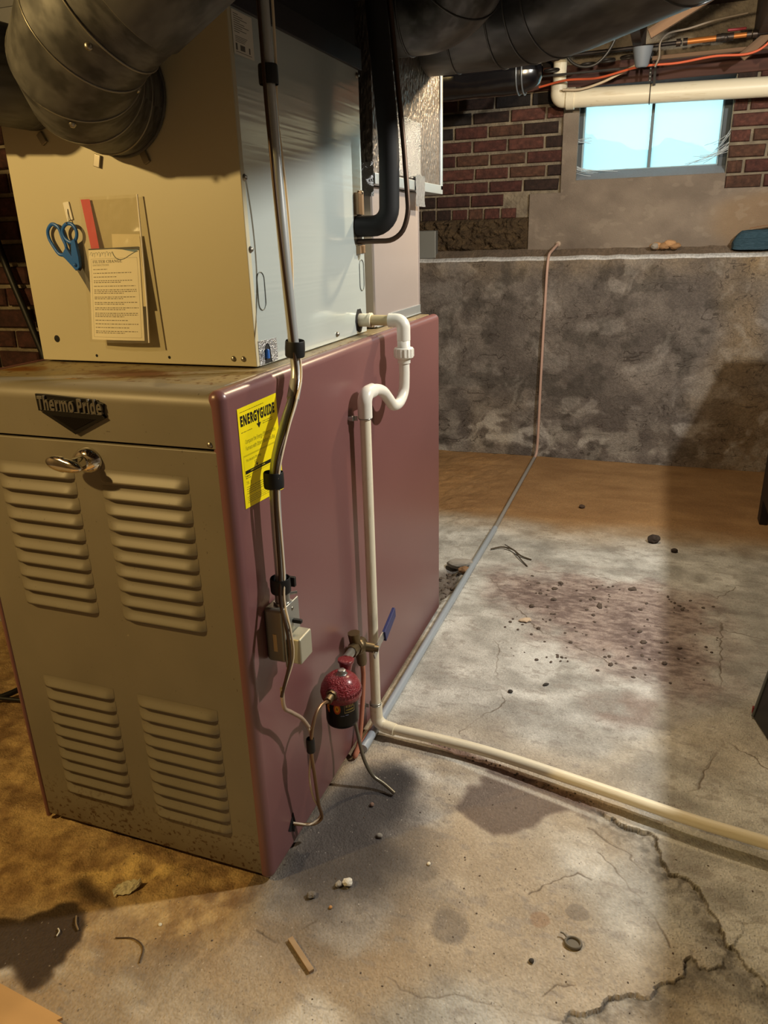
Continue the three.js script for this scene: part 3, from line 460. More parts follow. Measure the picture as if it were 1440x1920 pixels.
// ---------------------------------------------------------------- coil cabinet on the furnace
const XC = -0.063, ZC = -0.232, XL = -0.588, ZB = -0.822, HC = 1.662, YB = 1.0605;
const coil = thing('coil_cabinet', 'tall cream sheet metal cabinet standing on top of the furnace', 'cabinet', [-0.325, YB, -0.53]);
{
  obj('front_panel', rbox(XL, XC + 0.001, YB + 0.001, HC, ZC - 0.014, ZC, 0.002), mCream, coil, 'cream front panel');
  const sp = grid(40, 40, (u, v) => { const b = 0.0045 * Math.sin(Math.PI * u) * Math.sin(Math.PI * v); return [XC + b, lerp(YB + 0.001, HC, v), lerp(ZC - 0.002, ZB, u), u * 0.6, v * 0.6]; });
  obj('side_panel', [sp, planar(box(XL, XC - 0.001, YB, HC, ZB, ZC - 0.015), 'z', 'y')], mCoilSide, coil, 'shiny side panel');
  obj('top_cap', [rbox(XL - 0.004, XC + 0.006, HC, HC + 0.045, ZB - 0.01, ZC + 0.004, 0.002), rbox(XL + 0.01, XC - 0.006, HC + 0.045, 2.12, ZB - 0.005, ZC - 0.03, 0.002)], M(0x35353a, 0.5, 0.5), coil, 'dark duct cap');
  const screwX = (y, z) => lathe([[0, 0.006], [0.0035, 0.006], [0.0045, 0.003], [0.0062, 0.002], [0.0062, 0]], [XC, y, z], [1, 0, 0], 12), screwZ = (x, y) => lathe([[0, 0.004], [0.003, 0.0038], [0.005, 0.0018], [0.0055, 0]], [x, y, ZC], [0, 0, 1], 12);
  for (const [y, z] of [[1.398, -0.243], [1.276, -0.243], [1.075, -0.428], [1.076, -0.624], [1.65, -0.812], [1.396, -0.812], [1.279, -0.812]]) obj('screw', screwX(y, z), mScrew, coil);
  for (const [x, y] of [[-0.113, 1.076], [-0.091, 1.076]]) obj('screw', screwZ(x, y), mScrew, coil);
  obj('plug_hole', lathe([[0, 0.001], [0.0065, 0.001], [0.0075, 0]], [-0.541, 1.107, ZC], [0, 0, 1], 20), mDark, coil);
  for (const [x, y] of [[-0.443, 1.074], [-0.262, 1.075]]) obj('rivet_hole', lathe([[0, 0.0008], [0.003, 0.0006], [0.003, 0]], [x, y, ZC], [0, 0, 1], 10), mDark, coil);
  for (const [x, y, r] of [[-0.488, 1.487, 0.5], [-0.366, 1.441, -0.3], [-0.258, 1.441, 0.4]]) { const g = rbox(-0.007, 0.007, -0.011, 0.011, 0, 0.006, 0.001, 1); g.rotateZ(r); g.translate(x, y, ZC); obj('collar_tab', g, mScrew, coil); }
  // knockout outlines pressed in the side
  const knock = (y0, y1, z, c) => { const pts = []; const r = 0.014; for (let i = 0; i <= 12; i++) { const a = Math.PI * i / 12; pts.push([XC + 0.0016, y1 - r + r * Math.sin(a), z + r * Math.cos(a)]); } for (let i = 0; i <= 12; i++) { const a = Math.PI + Math.PI * i / 12; pts.push([XC + 0.0016, y0 + r + r * Math.sin(a), z + r * Math.cos(a)]); } pts.push(pts[0]); return spline(pts, 0.0009, 60, 5); };
  obj('knockout', knock(1.165, 1.235, -0.272), M(0x73756f, 0.4, 0.6), coil); obj('knockout', knock(1.165, 1.24, -0.797), M(0x73756f, 0.4, 0.6), coil);
  // foil tape patch around the low voltage opening
  const arch = []; for (let i = 0; i <= 10; i++) { const a = Math.PI * i / 10; arch.push([0.276 - 0.012 * Math.cos(a), 1.088 + 0.013 * Math.sin(a)]); }
  const foilP = plate([[0.243, 1.062], [0.262, 1.062], ...arch.map((p) => [p[0], p[1]]), [0.292, 1.062], [0.318, 1.064], [0.316, 1.107], [0.242, 1.109]], 0.002, 'zy'); foilP.translate(XC, 0, 0);
  obj('foil_patch', planar(foilP, 'z', 'y'), mFoilTape, coil, 'crinkled foil tape');
  obj('wire_hole', plate([[0.262, 1.062], ...arch, [0.292, 1.062]], 0.001, 'zy').translate(XC, 0, 0), mDark, coil);
  obj('wire_nut', lathe([[0, 0.018], [0.004, 0.016], [0.006, 0]], [XC + 0.003, 1.074, -0.27], [0.2, 1, 0.1], 12), M(0x2f66b5, 0.4), coil, 'blue wire nut');
  obj('drain_hole', plate(Array.from({ length: 16 }, (_, i) => { const a = i / 16 * Math.PI * 2, r = 0.024 + 0.004 * rnd(); return [0.77 + r * Math.cos(a), 1.093 + r * 1.15 * Math.sin(a)]; }), 0.0012, 'zy').translate(XC, 0, 0), mDark, coil);
  // pipe cover by the refrigerant stub
  obj('pipe_opening', plate([[0.765, 1.272], [0.81, 1.272], [0.81, 1.392], [0.765, 1.392]], 0.001, 'zy').translate(XC, 0, 0), mDark, coil);
  obj('pipe_cover', [rbox(XC, XC + 0.012, 1.345, 1.395, -0.79, -0.766, 0.001), rbox(XC, XC + 0.004, 1.345, 1.4, -0.822, -0.79, 0.001), rbox(XC, XC + 0.012, 1.255, 1.274, -0.79, -0.766, 0.001), rbox(XC, XC + 0.004, 1.255, 1.274, -0.822, -0.79, 0.001)], M(0xa58a6c, 0.4, 0.6), coil);
  const st = canvasTex(256, 420, (g, w, h) => { g.fillStyle = '#d8d4c6'; g.fillRect(0, 0, w, h); g.fillStyle = '#55524a'; for (let i = 0; i < 9; i++) g.fillRect(22, 30 + i * 21, 60 + ((i * 53) % 140), 7); for (let i = 0; i < 4; i++) g.fillRect(28, 240 + i * 16, 150 - i * 12, 6); g.fillRect(26, 310, 22, 66); g.fillRect(82, 316, 60, 54); g.fillRect(190, 314, 18, 60); g.fillRect(24, 388, 200, 6); });
  const sg = grid(4, 4, (u, v) => [XC + 0.0018 , lerp(1.592, 1.662 - 0.004, v), lerp(-0.244, -0.314, u), u, v]); obj('data_label', sg, M(0xffffff, 0.55, 0, { map: st }), coil, 'white data label');
}

// ---------------------------------------------------------------- round ducts
function ring(c, n, r, t = 0.0035) { const g = new THREE.TorusGeometry(r, t, 6, 56); g.applyQuaternion(new THREE.Quaternion().setFromUnitVectors(V(0, 0, 1), n)); g.translate(c.x, c.y, c.z); return g; }
{ // elbow on the cabinet front
  const t = thing('duct_elbow', 'big mottled galvanised duct elbow rising from the cream cabinet front', 'duct', [-0.3, 1.54, -0.1]);
  const r = 0.1, c0 = V(-0.3, 1.546, ZC + 0.0005), dp = V(Math.cos(0.487), Math.sin(0.487), 0), Re = 0.155, Lc = 0.039, Z = V(0, 0, 1);
  const at = (th) => { const ctr = c0.clone().addScaledVector(Z, Lc).addScaledVector(dp, Re), T = Math.PI / 2; if (th < T) return [ctr.clone().addScaledVector(dp, -Re * Math.cos(th)).addScaledVector(Z, Re * Math.sin(th)), Z.clone().multiplyScalar(Math.cos(th)).addScaledVector(dp, Math.sin(th))]; return [ctr.clone().addScaledVector(Z, Re).addScaledVector(dp, (th - T) * Re), dp.clone()]; };
  const th = [0.42, 0.853, 1.315, 1.63, 1.955];
  const bits = [[c0, Z, c0.clone().addScaledVector(Z, Lc), Z]]; let prev = [c0.clone().addScaledVector(Z, Lc), Z];
  for (const a of th) { const p = at(a); bits.push([prev[0], prev[1], p[0], p[1]]); prev = p; }
  const gore = (A, nA, Bq, nB, ra, rb) => { // straight tube cut by two planes
    const ax = Bq.clone().sub(A).normalize(), u = V(0.3, 1, 0.2).cross(ax).normalize(), v = ax.clone().cross(u), P = [];
    const f = (q, n, rad, a) => { const o = u.clone().multiplyScalar(rad * Math.cos(a)).addScaledVector(v, rad * Math.sin(a)); return q.clone().add(o).addScaledVector(ax, -o.dot(n) / ax.dot(n)); };
    return grid(56, 2, (s, w) => { const a = s * Math.PI * 2, p = f(A, nA, ra, a).lerp(f(Bq, nB, rb, a), w); return [p.x, p.y, p.z, s * 0.8, w * 0.15 + A.x]; });
  };
  for (const [A, nA, Bq, nB] of bits) obj('gore', gore(A, nA, Bq, nB, r, r), mGalv, t);
  for (const a of [-1, ...th]) { const [c, n] = a < 0 ? [c0.clone().addScaledVector(Z, Lc), Z] : at(a); obj('seam', ring(c, n, r + 0.0005, 0.0019), mSeam, t); }
  obj('seam', ring(c0.clone().addScaledVector(Z, 0.0045), Z, r + 0.0005, 0.004), mGalv, t);
  const [ce, ne] = at(1.955); const e2 = ce.clone().addScaledVector(ne, 1.15);
  obj('straight_duct', [cyl(ce.toArray(), e2.toArray(), r + 0.004, r + 0.004, 56, true)], mGalv, t);
  const rib = V(0, -1, 0.5).cross(ne).normalize().cross(ne).normalize(); const rp = ce.clone().addScaledVector(rib, r + 0.003).addScaledVector(ne, 0.0); obj('lock_seam', cyl(rp.toArray(), rp.clone().addScaledVector(ne, 1.1).toArray(), 0.004, 0.004, 8), mGalv, t);
  for (const [a, f] of [[1.315, 0.9], [1.63, 2.4], [0.853, 1.8]]) { const [c, n] = at(a), u = V(0, 1, 0).cross(n).normalize(), v = n.clone().cross(u), d = u.multiplyScalar(Math.cos(f)).addScaledVector(v, -Math.sin(f)); const p = c.clone().addScaledVector(d, r).addScaledVector(n, -0.015); obj('screw', lathe([[0, 0.005], [0.004, 0.004], [0.006, 0]], p.toArray(), d.toArray(), 10), mScrew, t); }
}
{ // smaller duct at the left
  const t = thing('side_duct', 'smaller round duct leaving the cabinet at the left edge of the picture', 'duct', [-0.6, 1.55, -0.16]);
  const y = 1.585; obj('collar', cyl([-0.5, y, ZC + 0.0005], [-0.5, y, ZC + 0.03], 0.084, 0.084, 40, true), mGalv, t);
  const p = path([[-0.5, y, ZC + 0.03], [-0.5, y, ZC + 0.115], [-1.5, y + 0.06, ZC + 0.11]], 0.1); obj('elbow', tube(p, 0.084, 40, 40, false), mGalv, t);
  for (const s of [0.08, 0.16, 0.3]) obj('seam', ring(p.getPointAt(s), p.getTangentAt(s), 0.085, 0.003), mGalv, t);
}
{ // crumpled foil wrap beyond it
  const g = grid(40, 40, (u, v) => { const a = u * 4.2 - 1.2, k = 0.1 + 0.05 * Math.abs(fbm(u * 14, v * 14, 251, 4) - 0.5) * 2 + 0.02 * noise(u * 30, v * 30, 252); return [-0.98 + v * 0.36, 1.8 + k * Math.sin(a), -0.42 + k * Math.cos(a), u, v]; });
  tag(obj('foil_insulation', g.toNonIndexed(), M(0xdedbd0, 0.25, 0.9)), 'crumpled shiny foil insulation at the top left corner', 'insulation').geometry.computeVertexNormals();
}
{ // thick dark duct crossing to the right
  const t = thing('trunk_duct', 'thick dark round duct running overhead from the foil box to the upper right', 'duct', [0.4, 1.73, -1.2]);
  const y = 1.88, r = 0.15, p = path([[-0.044, y, -1.332], [0.3, y, -1.332], [0.3 + 0.627 * 2.6, y, -1.332 + 0.779 * 2.6]], 0.2);
  obj('duct_skin', tube(p, r, 70, 56, false), mGalvDark, t);
  for (const s of [0.03, 0.075, 0.105, 0.135, 0.3, 0.55]) obj('seam', ring(p.getPointAt(s), p.getTangentAt(s), r, 0.003), mGalvDark, t);
}
{ // duct elbow in front of it
  const t = thing('branch_duct', 'dark duct elbow curving up in front of the thick overhead duct', 'duct', [0.1, 1.7, -0.95]);
  const p = path([[-0.044, 1.835, -1.015], [0.115, 1.835, -1.015], [0.36, 2.15, -0.62], [0.5, 2.3, -0.45]], 0.16), r = 0.115;
  obj('duct_skin', tube(p, r, 70, 48, false), mGalvDark, t);
  for (const s of [0.05, 0.2, 0.34, 0.5]) obj('seam', ring(p.getPointAt(s), p.getTangentAt(s), r, 0.003), mGalvDark, t);
  const q = p.getPointAt(0.36); obj('screw', lathe([[0, 0.005], [0.004, 0.004], [0.006, 0]], [q.x + 0.04, q.y - 0.105, q.z + 0.02], [0.3, -1, 0.2], 10), mDark, t);
}
{ // supply plenum behind the cabinet
  const t = thing('supply_plenum', 'grey galvanised sheet metal duct rising from the back of the furnace top', 'duct', [-0.3, 1.06, -1.1]);
  obj('duct_skin', boxUV(rbox(-0.56, -0.068, 1.0605, 1.416, -1.3, -0.895, 0.002)), mPlenum, t);
  obj('flange', [rbox(-0.56, -0.061, 1.0605, 1.064, -1.3, -0.9, 0.001), rbox(-0.066, -0.063, 1.0605, 1.088, -1.3, -1.02, 0.001)], mWhiteFlange, t);
  obj('rolled_corner', [cyl([-0.068, 1.07, -0.9], [-0.068, 1.414, -0.9], 0.004, 0.004, 8), cyl([-0.068, 1.07, -1.3], [-0.068, 1.414, -1.3], 0.003, 0.003, 8)], mPlenum, t);
}
{
  const t = thing('foil_faced_plenum', 'foil-faced insulated duct box hanging under the joists with a bright bottom flange', 'duct', [-0.3, 1.42, -1.2]);
  obj('duct_board', boxUV(rbox(-0.62, -0.052, 1.428, 2.12, -1.49, -0.88, 0.003)), mFsk, t);
  obj('bottom_flange', [rbox(-0.63, -0.046, 1.418, 1.445, -1.5, -0.875, 0.002)], mWhiteFlange, t);
  obj('corner_flange', rbox(-0.06, -0.046, 1.43, 2.12, -1.5, -1.478, 0.002), mWhiteFlange, t);
  const patch = (z0, z1, y0, y1, x, nz, ny) => grid(nz, ny, (u, v) => [x + 0.002 + 0.004 * Math.abs(fbm(u * 9, v * 5, 261, 3) - 0.5) * 2, lerp(y0, y1, v), lerp(z0, z1, u), u * 0.2, v * 0.2]);
  obj('foil_tape', patch(-1.0, -1.27, 1.45, 1.6, -0.052, 40, 16), mFoilTape, t, 'wrinkled foil tape patch'); obj('foil_tape', patch(-1.2, -1.29, 1.375, 1.46, -0.046, 14, 20), mFoilTape, t);
  const fr = grid(10, 20, (u, v) => [lerp(-0.1, -0.05, u), lerp(1.39, 1.47, v), -0.872 + 0.004 * fbm(u * 6, v * 9, 263, 3), u * 0.1, v * 0.2]); obj('foil_tape', fr, mFoilTape, t);
}

// ---------------------------------------------------------------- refrigerant lines
{
  const t = thing('suction_line', 'thick black insulated refrigerant pipe bending out of the cabinet side', 'pipe', [0.0, 1.28, -0.78]);
  obj('insulation', tube(path([[-0.061, 1.318, -0.775], [0.02, 1.318, -0.785], [0.022, 1.5, -0.79], [0.0, 1.8, -0.78], [-0.012, 2.3, -0.77]], 0.045), 0.0245, 110, 24), mRubber, t);
  const l = thing('liquid_line', 'thin bare copper pipe curving beside the black insulated pipe', 'pipe', [0.0, 1.27, -0.79]);
  obj('tube', tube(path([[-0.061, 1.283, -0.775], [0.04, 1.283, -0.79], [0.064, 1.335, -0.805], [0.05, 1.5, -0.815], [0.026, 1.8, -0.8], [0.026, 2.3, -0.785]], 0.035), 0.0062, 110, 12), mCopperDark, l);
}

// ---------------------------------------------------------------- conduit bundle and switch box
{
  const c = thing('wiring_conduit', 'galvanised steel conduit running down the cabinet to the switch box', 'conduit', [0.02, 0.64, -0.1]);
  const P = [[0.004, 2.33, -0.235], [0.012, 1.57, -0.222], [0.018, 1.335, -0.219], [0.022, 1.1, -0.228], [0.026, 1.055, -0.222], [0.03, 1.012, -0.195], [0.032, 0.972, -0.152], [0.032, 0.915, -0.108], [0.031, 0.869, -0.096], [0.03, 0.69, -0.092], [0.03, 0.638, -0.092]];
  obj('conduit', tube(new THREE.CatmullRomCurve3(P.map((p) => V(...p)), false, 'centripetal'), 0.0102, 160, 18), mEmt, c);
  obj('coupling', cyl([0.0275, 1.04, -0.216], [0.03, 1.01, -0.193], 0.0118, 0.0118, 20), mEmt, c);
  obj('box_connector', [cyl([0.03, 0.63, -0.092], [0.03, 0.655, -0.092], 0.0145, 0.0145, 20), cyl([0.03, 0.632, -0.092], [0.03, 0.638, -0.092], 0.018, 0.018, 6), cyl([0.035, 0.65, -0.1], [0.052, 0.65, -0.112], 0.0032, 0.0032, 8)], mSteel, c);
  const tape = (y, a, b, r) => obj('tape_wrap', lathe([[r * 0.96, 0], [r, 0.002], [r * 1.02, 0.014], [r * 0.99, 0.028], [r * 0.94, 0.03]], a, b, 18).scale(1, 1, 1), mTape, c, 'black tape wrap');
  tape(0, [0.012, 1.535, -0.222], [0, 1, 0], 0.0165); tape(0, [0.024, 1.085, -0.226], [0.1, 1, 0.05], 0.0185); tape(0, [0.0315, 0.868, -0.0925], [0, 1, -0.05], 0.0185); tape(0, [0.031, 0.66, -0.087], [0, 1, 0], 0.0195);
  obj('tape_tail', rbox(0.028, 0.052, 0.664, 0.684, -0.112, -0.104, 0.001, 1), mTape, c);

  const oil = thing('fuel_tube', 'thin dark copper tube taped along the conduit and looping into the furnace base', 'tube', [0.04, 0.05, -0.1]);
  const T = [[0.002, 2.33, -0.217], [0.012, 1.6, -0.206], [0.016, 1.5, -0.2], [0.022, 1.335, -0.2], [0.03, 1.1, -0.211], [0.035, 1.05, -0.206], [0.04, 1.01, -0.178], [0.042, 0.97, -0.14], [0.042, 0.915, -0.09], [0.04, 0.869, -0.08], [0.038, 0.7, -0.076], [0.042, 0.652, -0.062], [0.06, 0.6, -0.046], [0.06, 0.54, -0.048], [0.045, 0.463, -0.03]];
  obj('tube', spline(T, 0.0034, 160, 8), mCopperDark, oil);
  const feed = [[0.06, 0.344, -0.199], [0.059, 0.35, -0.185], [0.056, 0.35, -0.16], [0.055, 0.325, -0.13], [0.055, 0.28, -0.117], [0.052, 0.19, -0.13], [0.05, 0.11, -0.142], [0.05, 0.062, -0.15], [0.04, 0.055, -0.14], [0.02, 0.068, -0.115], [0.004, 0.073, -0.106]];
  obj('feed_tube', spline(feed, 0.0038, 110, 10), mCopper, oil, 'brighter copper feed from the filter');
  const cable = thing('control_cable', 'thin tan control cable clipped to the conduit and dropping past the switch box', 'cable', [0.04, 0.05, -0.1]);
  const Q = [[0.012, 2.33, -0.245], [0.02, 1.6, -0.238], [0.006, 1.489, -0.256], [0.002, 1.43, -0.272], [0.0, 1.338, -0.285], [0.002, 1.242, -0.283], [0.01, 1.143, -0.255], [0.034, 1.095, -0.224], [0.043, 1.05, -0.208], [0.046, 1.01, -0.174], [0.046, 0.97, -0.138], [0.046, 0.9, -0.088], [0.043, 0.86, -0.084], [0.043, 0.7, -0.082], [0.048, 0.652, -0.066], [0.064, 0.6, -0.052], [0.064, 0.54, -0.054], [0.045, 0.463, -0.034], [0.04, 0.425, -0.045], [0.04, 0.395, -0.075], [0.045, 0.36, -0.105], [0.05, 0.318, -0.125], [0.05, 0.27, -0.125], [0.044, 0.2, -0.12], [0.042, 0.13, -0.135], [0.05, 0.075, -0.15], [0.035, 0.06, -0.13], [0.015, 0.075, -0.108], [0.004, 0.078, -0.103]];
  obj('cable', spline(Q, 0.0024, 240, 7), mTan, cable);
  obj('sleeve', spline([[0.045, 0.48, -0.034], [0.042, 0.43, -0.042], [0.041, 0.4, -0.07], [0.046, 0.362, -0.104], [0.05, 0.33, -0.122]], 0.0042, 50, 9), M(0xb9a48f, 0.35, 0.4), cable);
  obj('tape_wrap', lathe([[0.0085, 0], [0.0095, 0.003], [0.0095, 0.03], [0.008, 0.034]], [0.052, 0.268, -0.121], [0, 1, 0], 14), mTape, cable, 'black tape wrap');

  const s = thing('switch_box', 'grey metal switch box with fuse cover mounted on the maroon furnace side', 'switch', [0.02, 0.515, -0.09]);
  const mBox = M(0x9c9b8f, 0.4, 0.7, { map: rep(galvMap, 6) });
  obj('body', rbox(0.0005, 0.043, 0.515, 0.632, -0.12, -0.064, 0.008, 4), M(0x8f8c80, 0.42, 0.65), s);
  obj('cover_plate', rbox(0.043, 0.0475, 0.51, 0.636, -0.124, -0.06, 0.002), M(0xa9aaa3, 0.4, 0.7), s);
  obj('fuse_cover', rbox(0.0475, 0.077, 0.52, 0.575, -0.113, -0.062, 0.004, 3), M(0xb5b19c, 0.45, 0.45), s, 'small square fuse cover');
  obj('toggle', rbox(0.047, 0.066, 0.592, 0.6, -0.1, -0.092, 0.0015), mTape, s, 'black toggle');
  obj('screw', lathe([[0, 0.002], [0.003, 0.0018], [0.004, 0]], [0.0475, 0.622, -0.096], [1, 0, 0], 10), mScrew, s); obj('screw', lathe([[0, 0.002], [0.003, 0.0018], [0.004, 0]], [0.0475, 0.585, -0.078], [1, 0, 0], 10), mDark, s);
  obj('rating_strip', rbox(0.018, 0.026, 0.54, 0.578, -0.0642, -0.0632, 0.0004, 1), M(0xd9c08a, 0.4, 0.4), s, 'worn pale strip');
}

// ---------------------------------------------------------------- oil filter and valve
{
  const t = thing('oil_filter', 'red-topped black canister oil filter hanging by the furnace side', 'filter', [0.062, 0.24, -0.268]);
  const cx = 0.062, cz = -0.268, y0 = 0.245;
  const can = canvasTex(512, 256, (g, w, h) => { g.fillStyle = '#0d0c0c'; g.fillRect(0, 0, w, h); g.fillStyle = '#c4551d'; g.beginPath(); g.arc(96, 84, 40, 0, 7); g.fill(); g.fillStyle = '#e8a52c'; g.beginPath(); g.arc(96, 84, 25, 0, 7); g.fill(); g.fillStyle = '#3a2410'; g.lineWidth = 5; g.strokeStyle = '#3a2410'; g.beginPath(); g.moveTo(84, 94); g.lineTo(92, 74); g.lineTo(100, 92); g.lineTo(108, 76); g.stroke();
    g.strokeStyle = '#a08a58'; g.lineWidth = 5; g.strokeRect(178, 40, 120, 74); g.fillStyle = '#b7a169'; g.fillRect(192, 58, 16, 18); g.fillRect(214, 54, 8, 24); g.fillRect(228, 56, 16, 22); g.fillRect(250, 54, 14, 24); g.fillRect(270, 58, 14, 18); g.fillStyle = '#7d6a2c'; g.fillRect(192, 88, 92, 12); g.fillStyle = '#7e86a8'; g.fillRect(132, 134, 44, 5); g.fillRect(186, 130, 34, 5); });
  const cg = lathe([[0, y0], [0.03, y0 + 0.001], [0.036, y0 + 0.006], [0.0375, y0 + 0.014], [0.0375, y0 + 0.086]], [0, 0, 0], [0, 1, 0], 48); cg.rotateY(-0.42); cg.translate(cx, 0, cz);
  { const uv = cg.attributes.uv; for (let i = 0; i < uv.count; i++) uv.setXY(i, uv.getX(i) * 2.2, uv.getY(i)); }
  can.wrapS = THREE.RepeatWrapping;
  const p = cg.attributes.position; { const uv = cg.attributes.uv; for (let i = 0; i < uv.count; i++) uv.setY(i, clamp((p.getY(i) - y0) / 0.086, 0.01, 0.99)); }
  obj('canister', cg, MP(0xffffff, 0.32, 0, { map: can, specularIntensity: 0.5 }), t, 'glossy black canister with printed badges');
  const mCap = MP(0x8c1f29, 0.32, 0.1, { clearcoat: 0.6, clearcoatRoughness: 0.25, bumpMap: rep(bumpRough, 3, 2), bumpScale: 0.003 });
  const cap = obj('cap', [lathe([[0.0375, y0 + 0.07], [0.046, y0 + 0.074], [0.0475, y0 + 0.086], [0.045, y0 + 0.1], [0.037, y0 + 0.115], [0.024, y0 + 0.126], [0.012, y0 + 0.129], [0, y0 + 0.129]], [cx, 0, cz], [0, 1, 0], 48), lathe([[0.012, 0], [0.016, 0.02], [0.019, 0.024], [0.019, 0.03], [0, 0.031]], [cx - 0.005, y0 + 0.108, cz - 0.042], [0, 1, -0.15], 24), lathe([[0.017, 0], [0.016, 0.02], [0, 0.021]], [cx - 0.002, y0 + 0.098, cz + 0.025], [0, 0.1, 1], 20)], mCap, t, 'domed red cast cap');
  // raised characters around the rim are worn; small cast bumps keep the relief
  obj('bolt', lathe([[0, 0.013], [0.0085, 0.0125], [0.0095, 0.01], [0.0095, 0.004], [0.013, 0.003], [0.013, 0]], [cx + 0.004, y0 + 0.127, cz], [0, 1, 0], 6), mSteel, cap, 'plain steel bolt');
  for (let k = 0; k < 14; k++) { const a = 0.1 + k * 0.16; const g = rbox(-0.0022, 0.0022, -0.0035, 0.0035, -0.001, 0.001, 0.0005, 1); g.rotateX(-0.35); g.translate(0, y0 + 0.092, 0.0462); g.rotateY(a); g.translate(cx, 0, cz); obj('cast_mark', g, mCap, cap); }
  obj('inlet_fitting', [cyl([cx - 0.002, 0.348, cz + 0.03], [cx - 0.002, 0.346, cz + 0.05], 0.0125, 0.0125, 6), cyl([cx - 0.002, 0.346, cz + 0.05], [cx - 0.002, 0.344, cz + 0.068], 0.009, 0.009, 6)], mBrass, t, 'brass fitting');
  const v = thing('shutoff_valve', 'brass shut-off valve with a blue lever beside the oil filter', 'valve', [0.035, 0.24, -0.43]);
  obj('nipple', [cyl([cx - 0.012, 0.372, cz - 0.06], [0.036, 0.352, -0.408], 0.0105, 0.0105, 20)], mSteel, v, 'steel nipple');
  obj('body', [cyl([0.0385, 0.356, -0.385], [0.034, 0.346, -0.425], 0.0155, 0.0155, 8), cyl([0.034, 0.346, -0.42], [0.032, 0.335, -0.47], 0.018, 0.016, 18), new THREE.SphereGeometry(0.021, 20, 14).translate(0.034, 0.338, -0.445), cyl([0.034, 0.34, -0.43], [0.03, 0.385, -0.428], 0.013, 0.016, 8), cyl([0.03, 0.33, -0.462], [0.022, 0.262, -0.492], 0.015, 0.013, 8), cyl([0.034, 0.338, -0.45], [0.068, 0.33, -0.462], 0.0125, 0.0125, 18), cyl([0.066, 0.33, -0.461], [0.078, 0.327, -0.466], 0.009, 0.009, 6)], mBrass, v);
  const lv = obj('lever', plate([[0.452, 0.318], [0.478, 0.338], [0.5, 0.344], [0.56, 0.352], [0.556, 0.328], [0.5, 0.322], [0.476, 0.31], [0.458, 0.304]], 0.003, 'zy').translate(0.07, -0.002, 0), mSteel, v, 'steel lever');
  obj('lever_grip', plate([[0.522, 0.346], [0.6, 0.374], [0.604, 0.35], [0.53, 0.318]], 0.006, 'zy', 0.0015).translate(0.07, -0.002, 0), M(0x1f2a63, 0.4), lv, 'blue plastic grip');
}

// ---------------------------------------------------------------- condensate drain
{
  const t = thing('condensate_drain', 'white plastic drain pipe with trap running down the furnace side and across the floor', 'pipe', [0.3, 0.0, -0.5]);
  const r = 0.0132, rf = 0.0172, z0 = -0.772;
  obj('adapter', [cyl([XC + 0.0015, 1.094, z0], [XC + 0.03, 1.094, z0], 0.0165, 0.0165, 28), cyl([XC + 0.028, 1.094, z0], [XC + 0.034, 1.094, z0], 0.0185, 0.0185, 28)], mPvc, t);
  obj('outlet_pipe', cyl([XC + 0.03, 1.094, z0], [0.035, 1.094, z0], r, r, 24), M(0xc8b68a, 0.45), t, 'yellowed pipe stub');
  obj('elbow', tube(path([[0.018, 1.094, z0], [0.056, 1.094, z0], [0.056, 1.045, z0]], 0.024), rf, 30, 24), mPvcWhite, t);
  obj('union', [lathe([[0.0165, 0], [0.0165, 0.012], [0.0235, 0.013], [0.0245, 0.016], [0.0245, 0.036], [0.0235, 0.039], [0.0165, 0.04], [0.0165, 0.064], [0, 0.064]], [0.056, 0.988, z0], [0, 1, 0], 40), ...Array.from({ length: 16 }, (_, i) => { const a = i / 16 * Math.PI * 2; return cyl([0.056 + 0.0243 * Math.cos(a), 1.005, z0 + 0.0243 * Math.sin(a)], [0.056 + 0.0243 * Math.cos(a), 1.024, z0 + 0.0243 * Math.sin(a)], 0.0018, 0.0018, 6); })], mPvcWhite, t, 'ribbed union nut');
  obj('trap', tube(new THREE.CatmullRomCurve3([[0.056, 0.995, z0], [0.056, 0.95, z0], [0.055, 0.915, z0 + 0.006], [0.052, 0.892, z0 + 0.035], [0.048, 0.893, z0 + 0.068], [0.045, 0.915, z0 + 0.095], [0.042, 0.938, z0 + 0.125], [0.038, 0.95, z0 + 0.165], [0.034, 0.95, z0 + 0.2]].map((p) => V(...p))), 0.0138, 90, 22), mPvcWhite, t, 'bent trap');
  obj('elbow', tube(path([[0.036, 0.951, -0.592], [0.033, 0.95, -0.548], [0.033, 0.895, -0.548]], 0.03), rf, 40, 24), mPvcWhite, t);
  obj('downpipe', cyl([0.033, 0.9, -0.548], [0.033, 0.07, -0.55], r, r, 24), mPvc, t);
  obj('elbow', tube(path([[0.033, 0.1, -0.55], [0.033, 0.034, -0.552], [0.088, 0.031, -0.545]], 0.03), rf, 40, 24), mPvc, t);
  obj('floor_pipe', tube(new THREE.CatmullRomCurve3([[0.07, 0.031, -0.548], [0.327, 0.033, -0.532], [0.602, 0.034, -0.484], [0.84, 0.037, -0.434], [0.99, 0.04, -0.41], [1.7, 0.05, -0.28]].map((p) => V(...p))), 0.0142, 120, 22), mPvc, t);
  const clamp2 = (y) => [ring(V(0.033, y, -0.548), V(0, 1, 0), 0.0148, 0.0016), ring(V(0.033, y + 0.006, -0.548), V(0, 1, 0), 0.0148, 0.0016), rbox(0.002, 0.02, y - 0.003, y + 0.009, -0.533, -0.53, 0.001, 1), cyl([0.0006, y + 0.003, -0.526], [0.012, y + 0.003, -0.526], 0.006, 0.006, 12)];
  obj('pipe_clamp', clamp2(0.893), mSteel, t); obj('pipe_clamp', clamp2(0.1), mSteel, t);
}
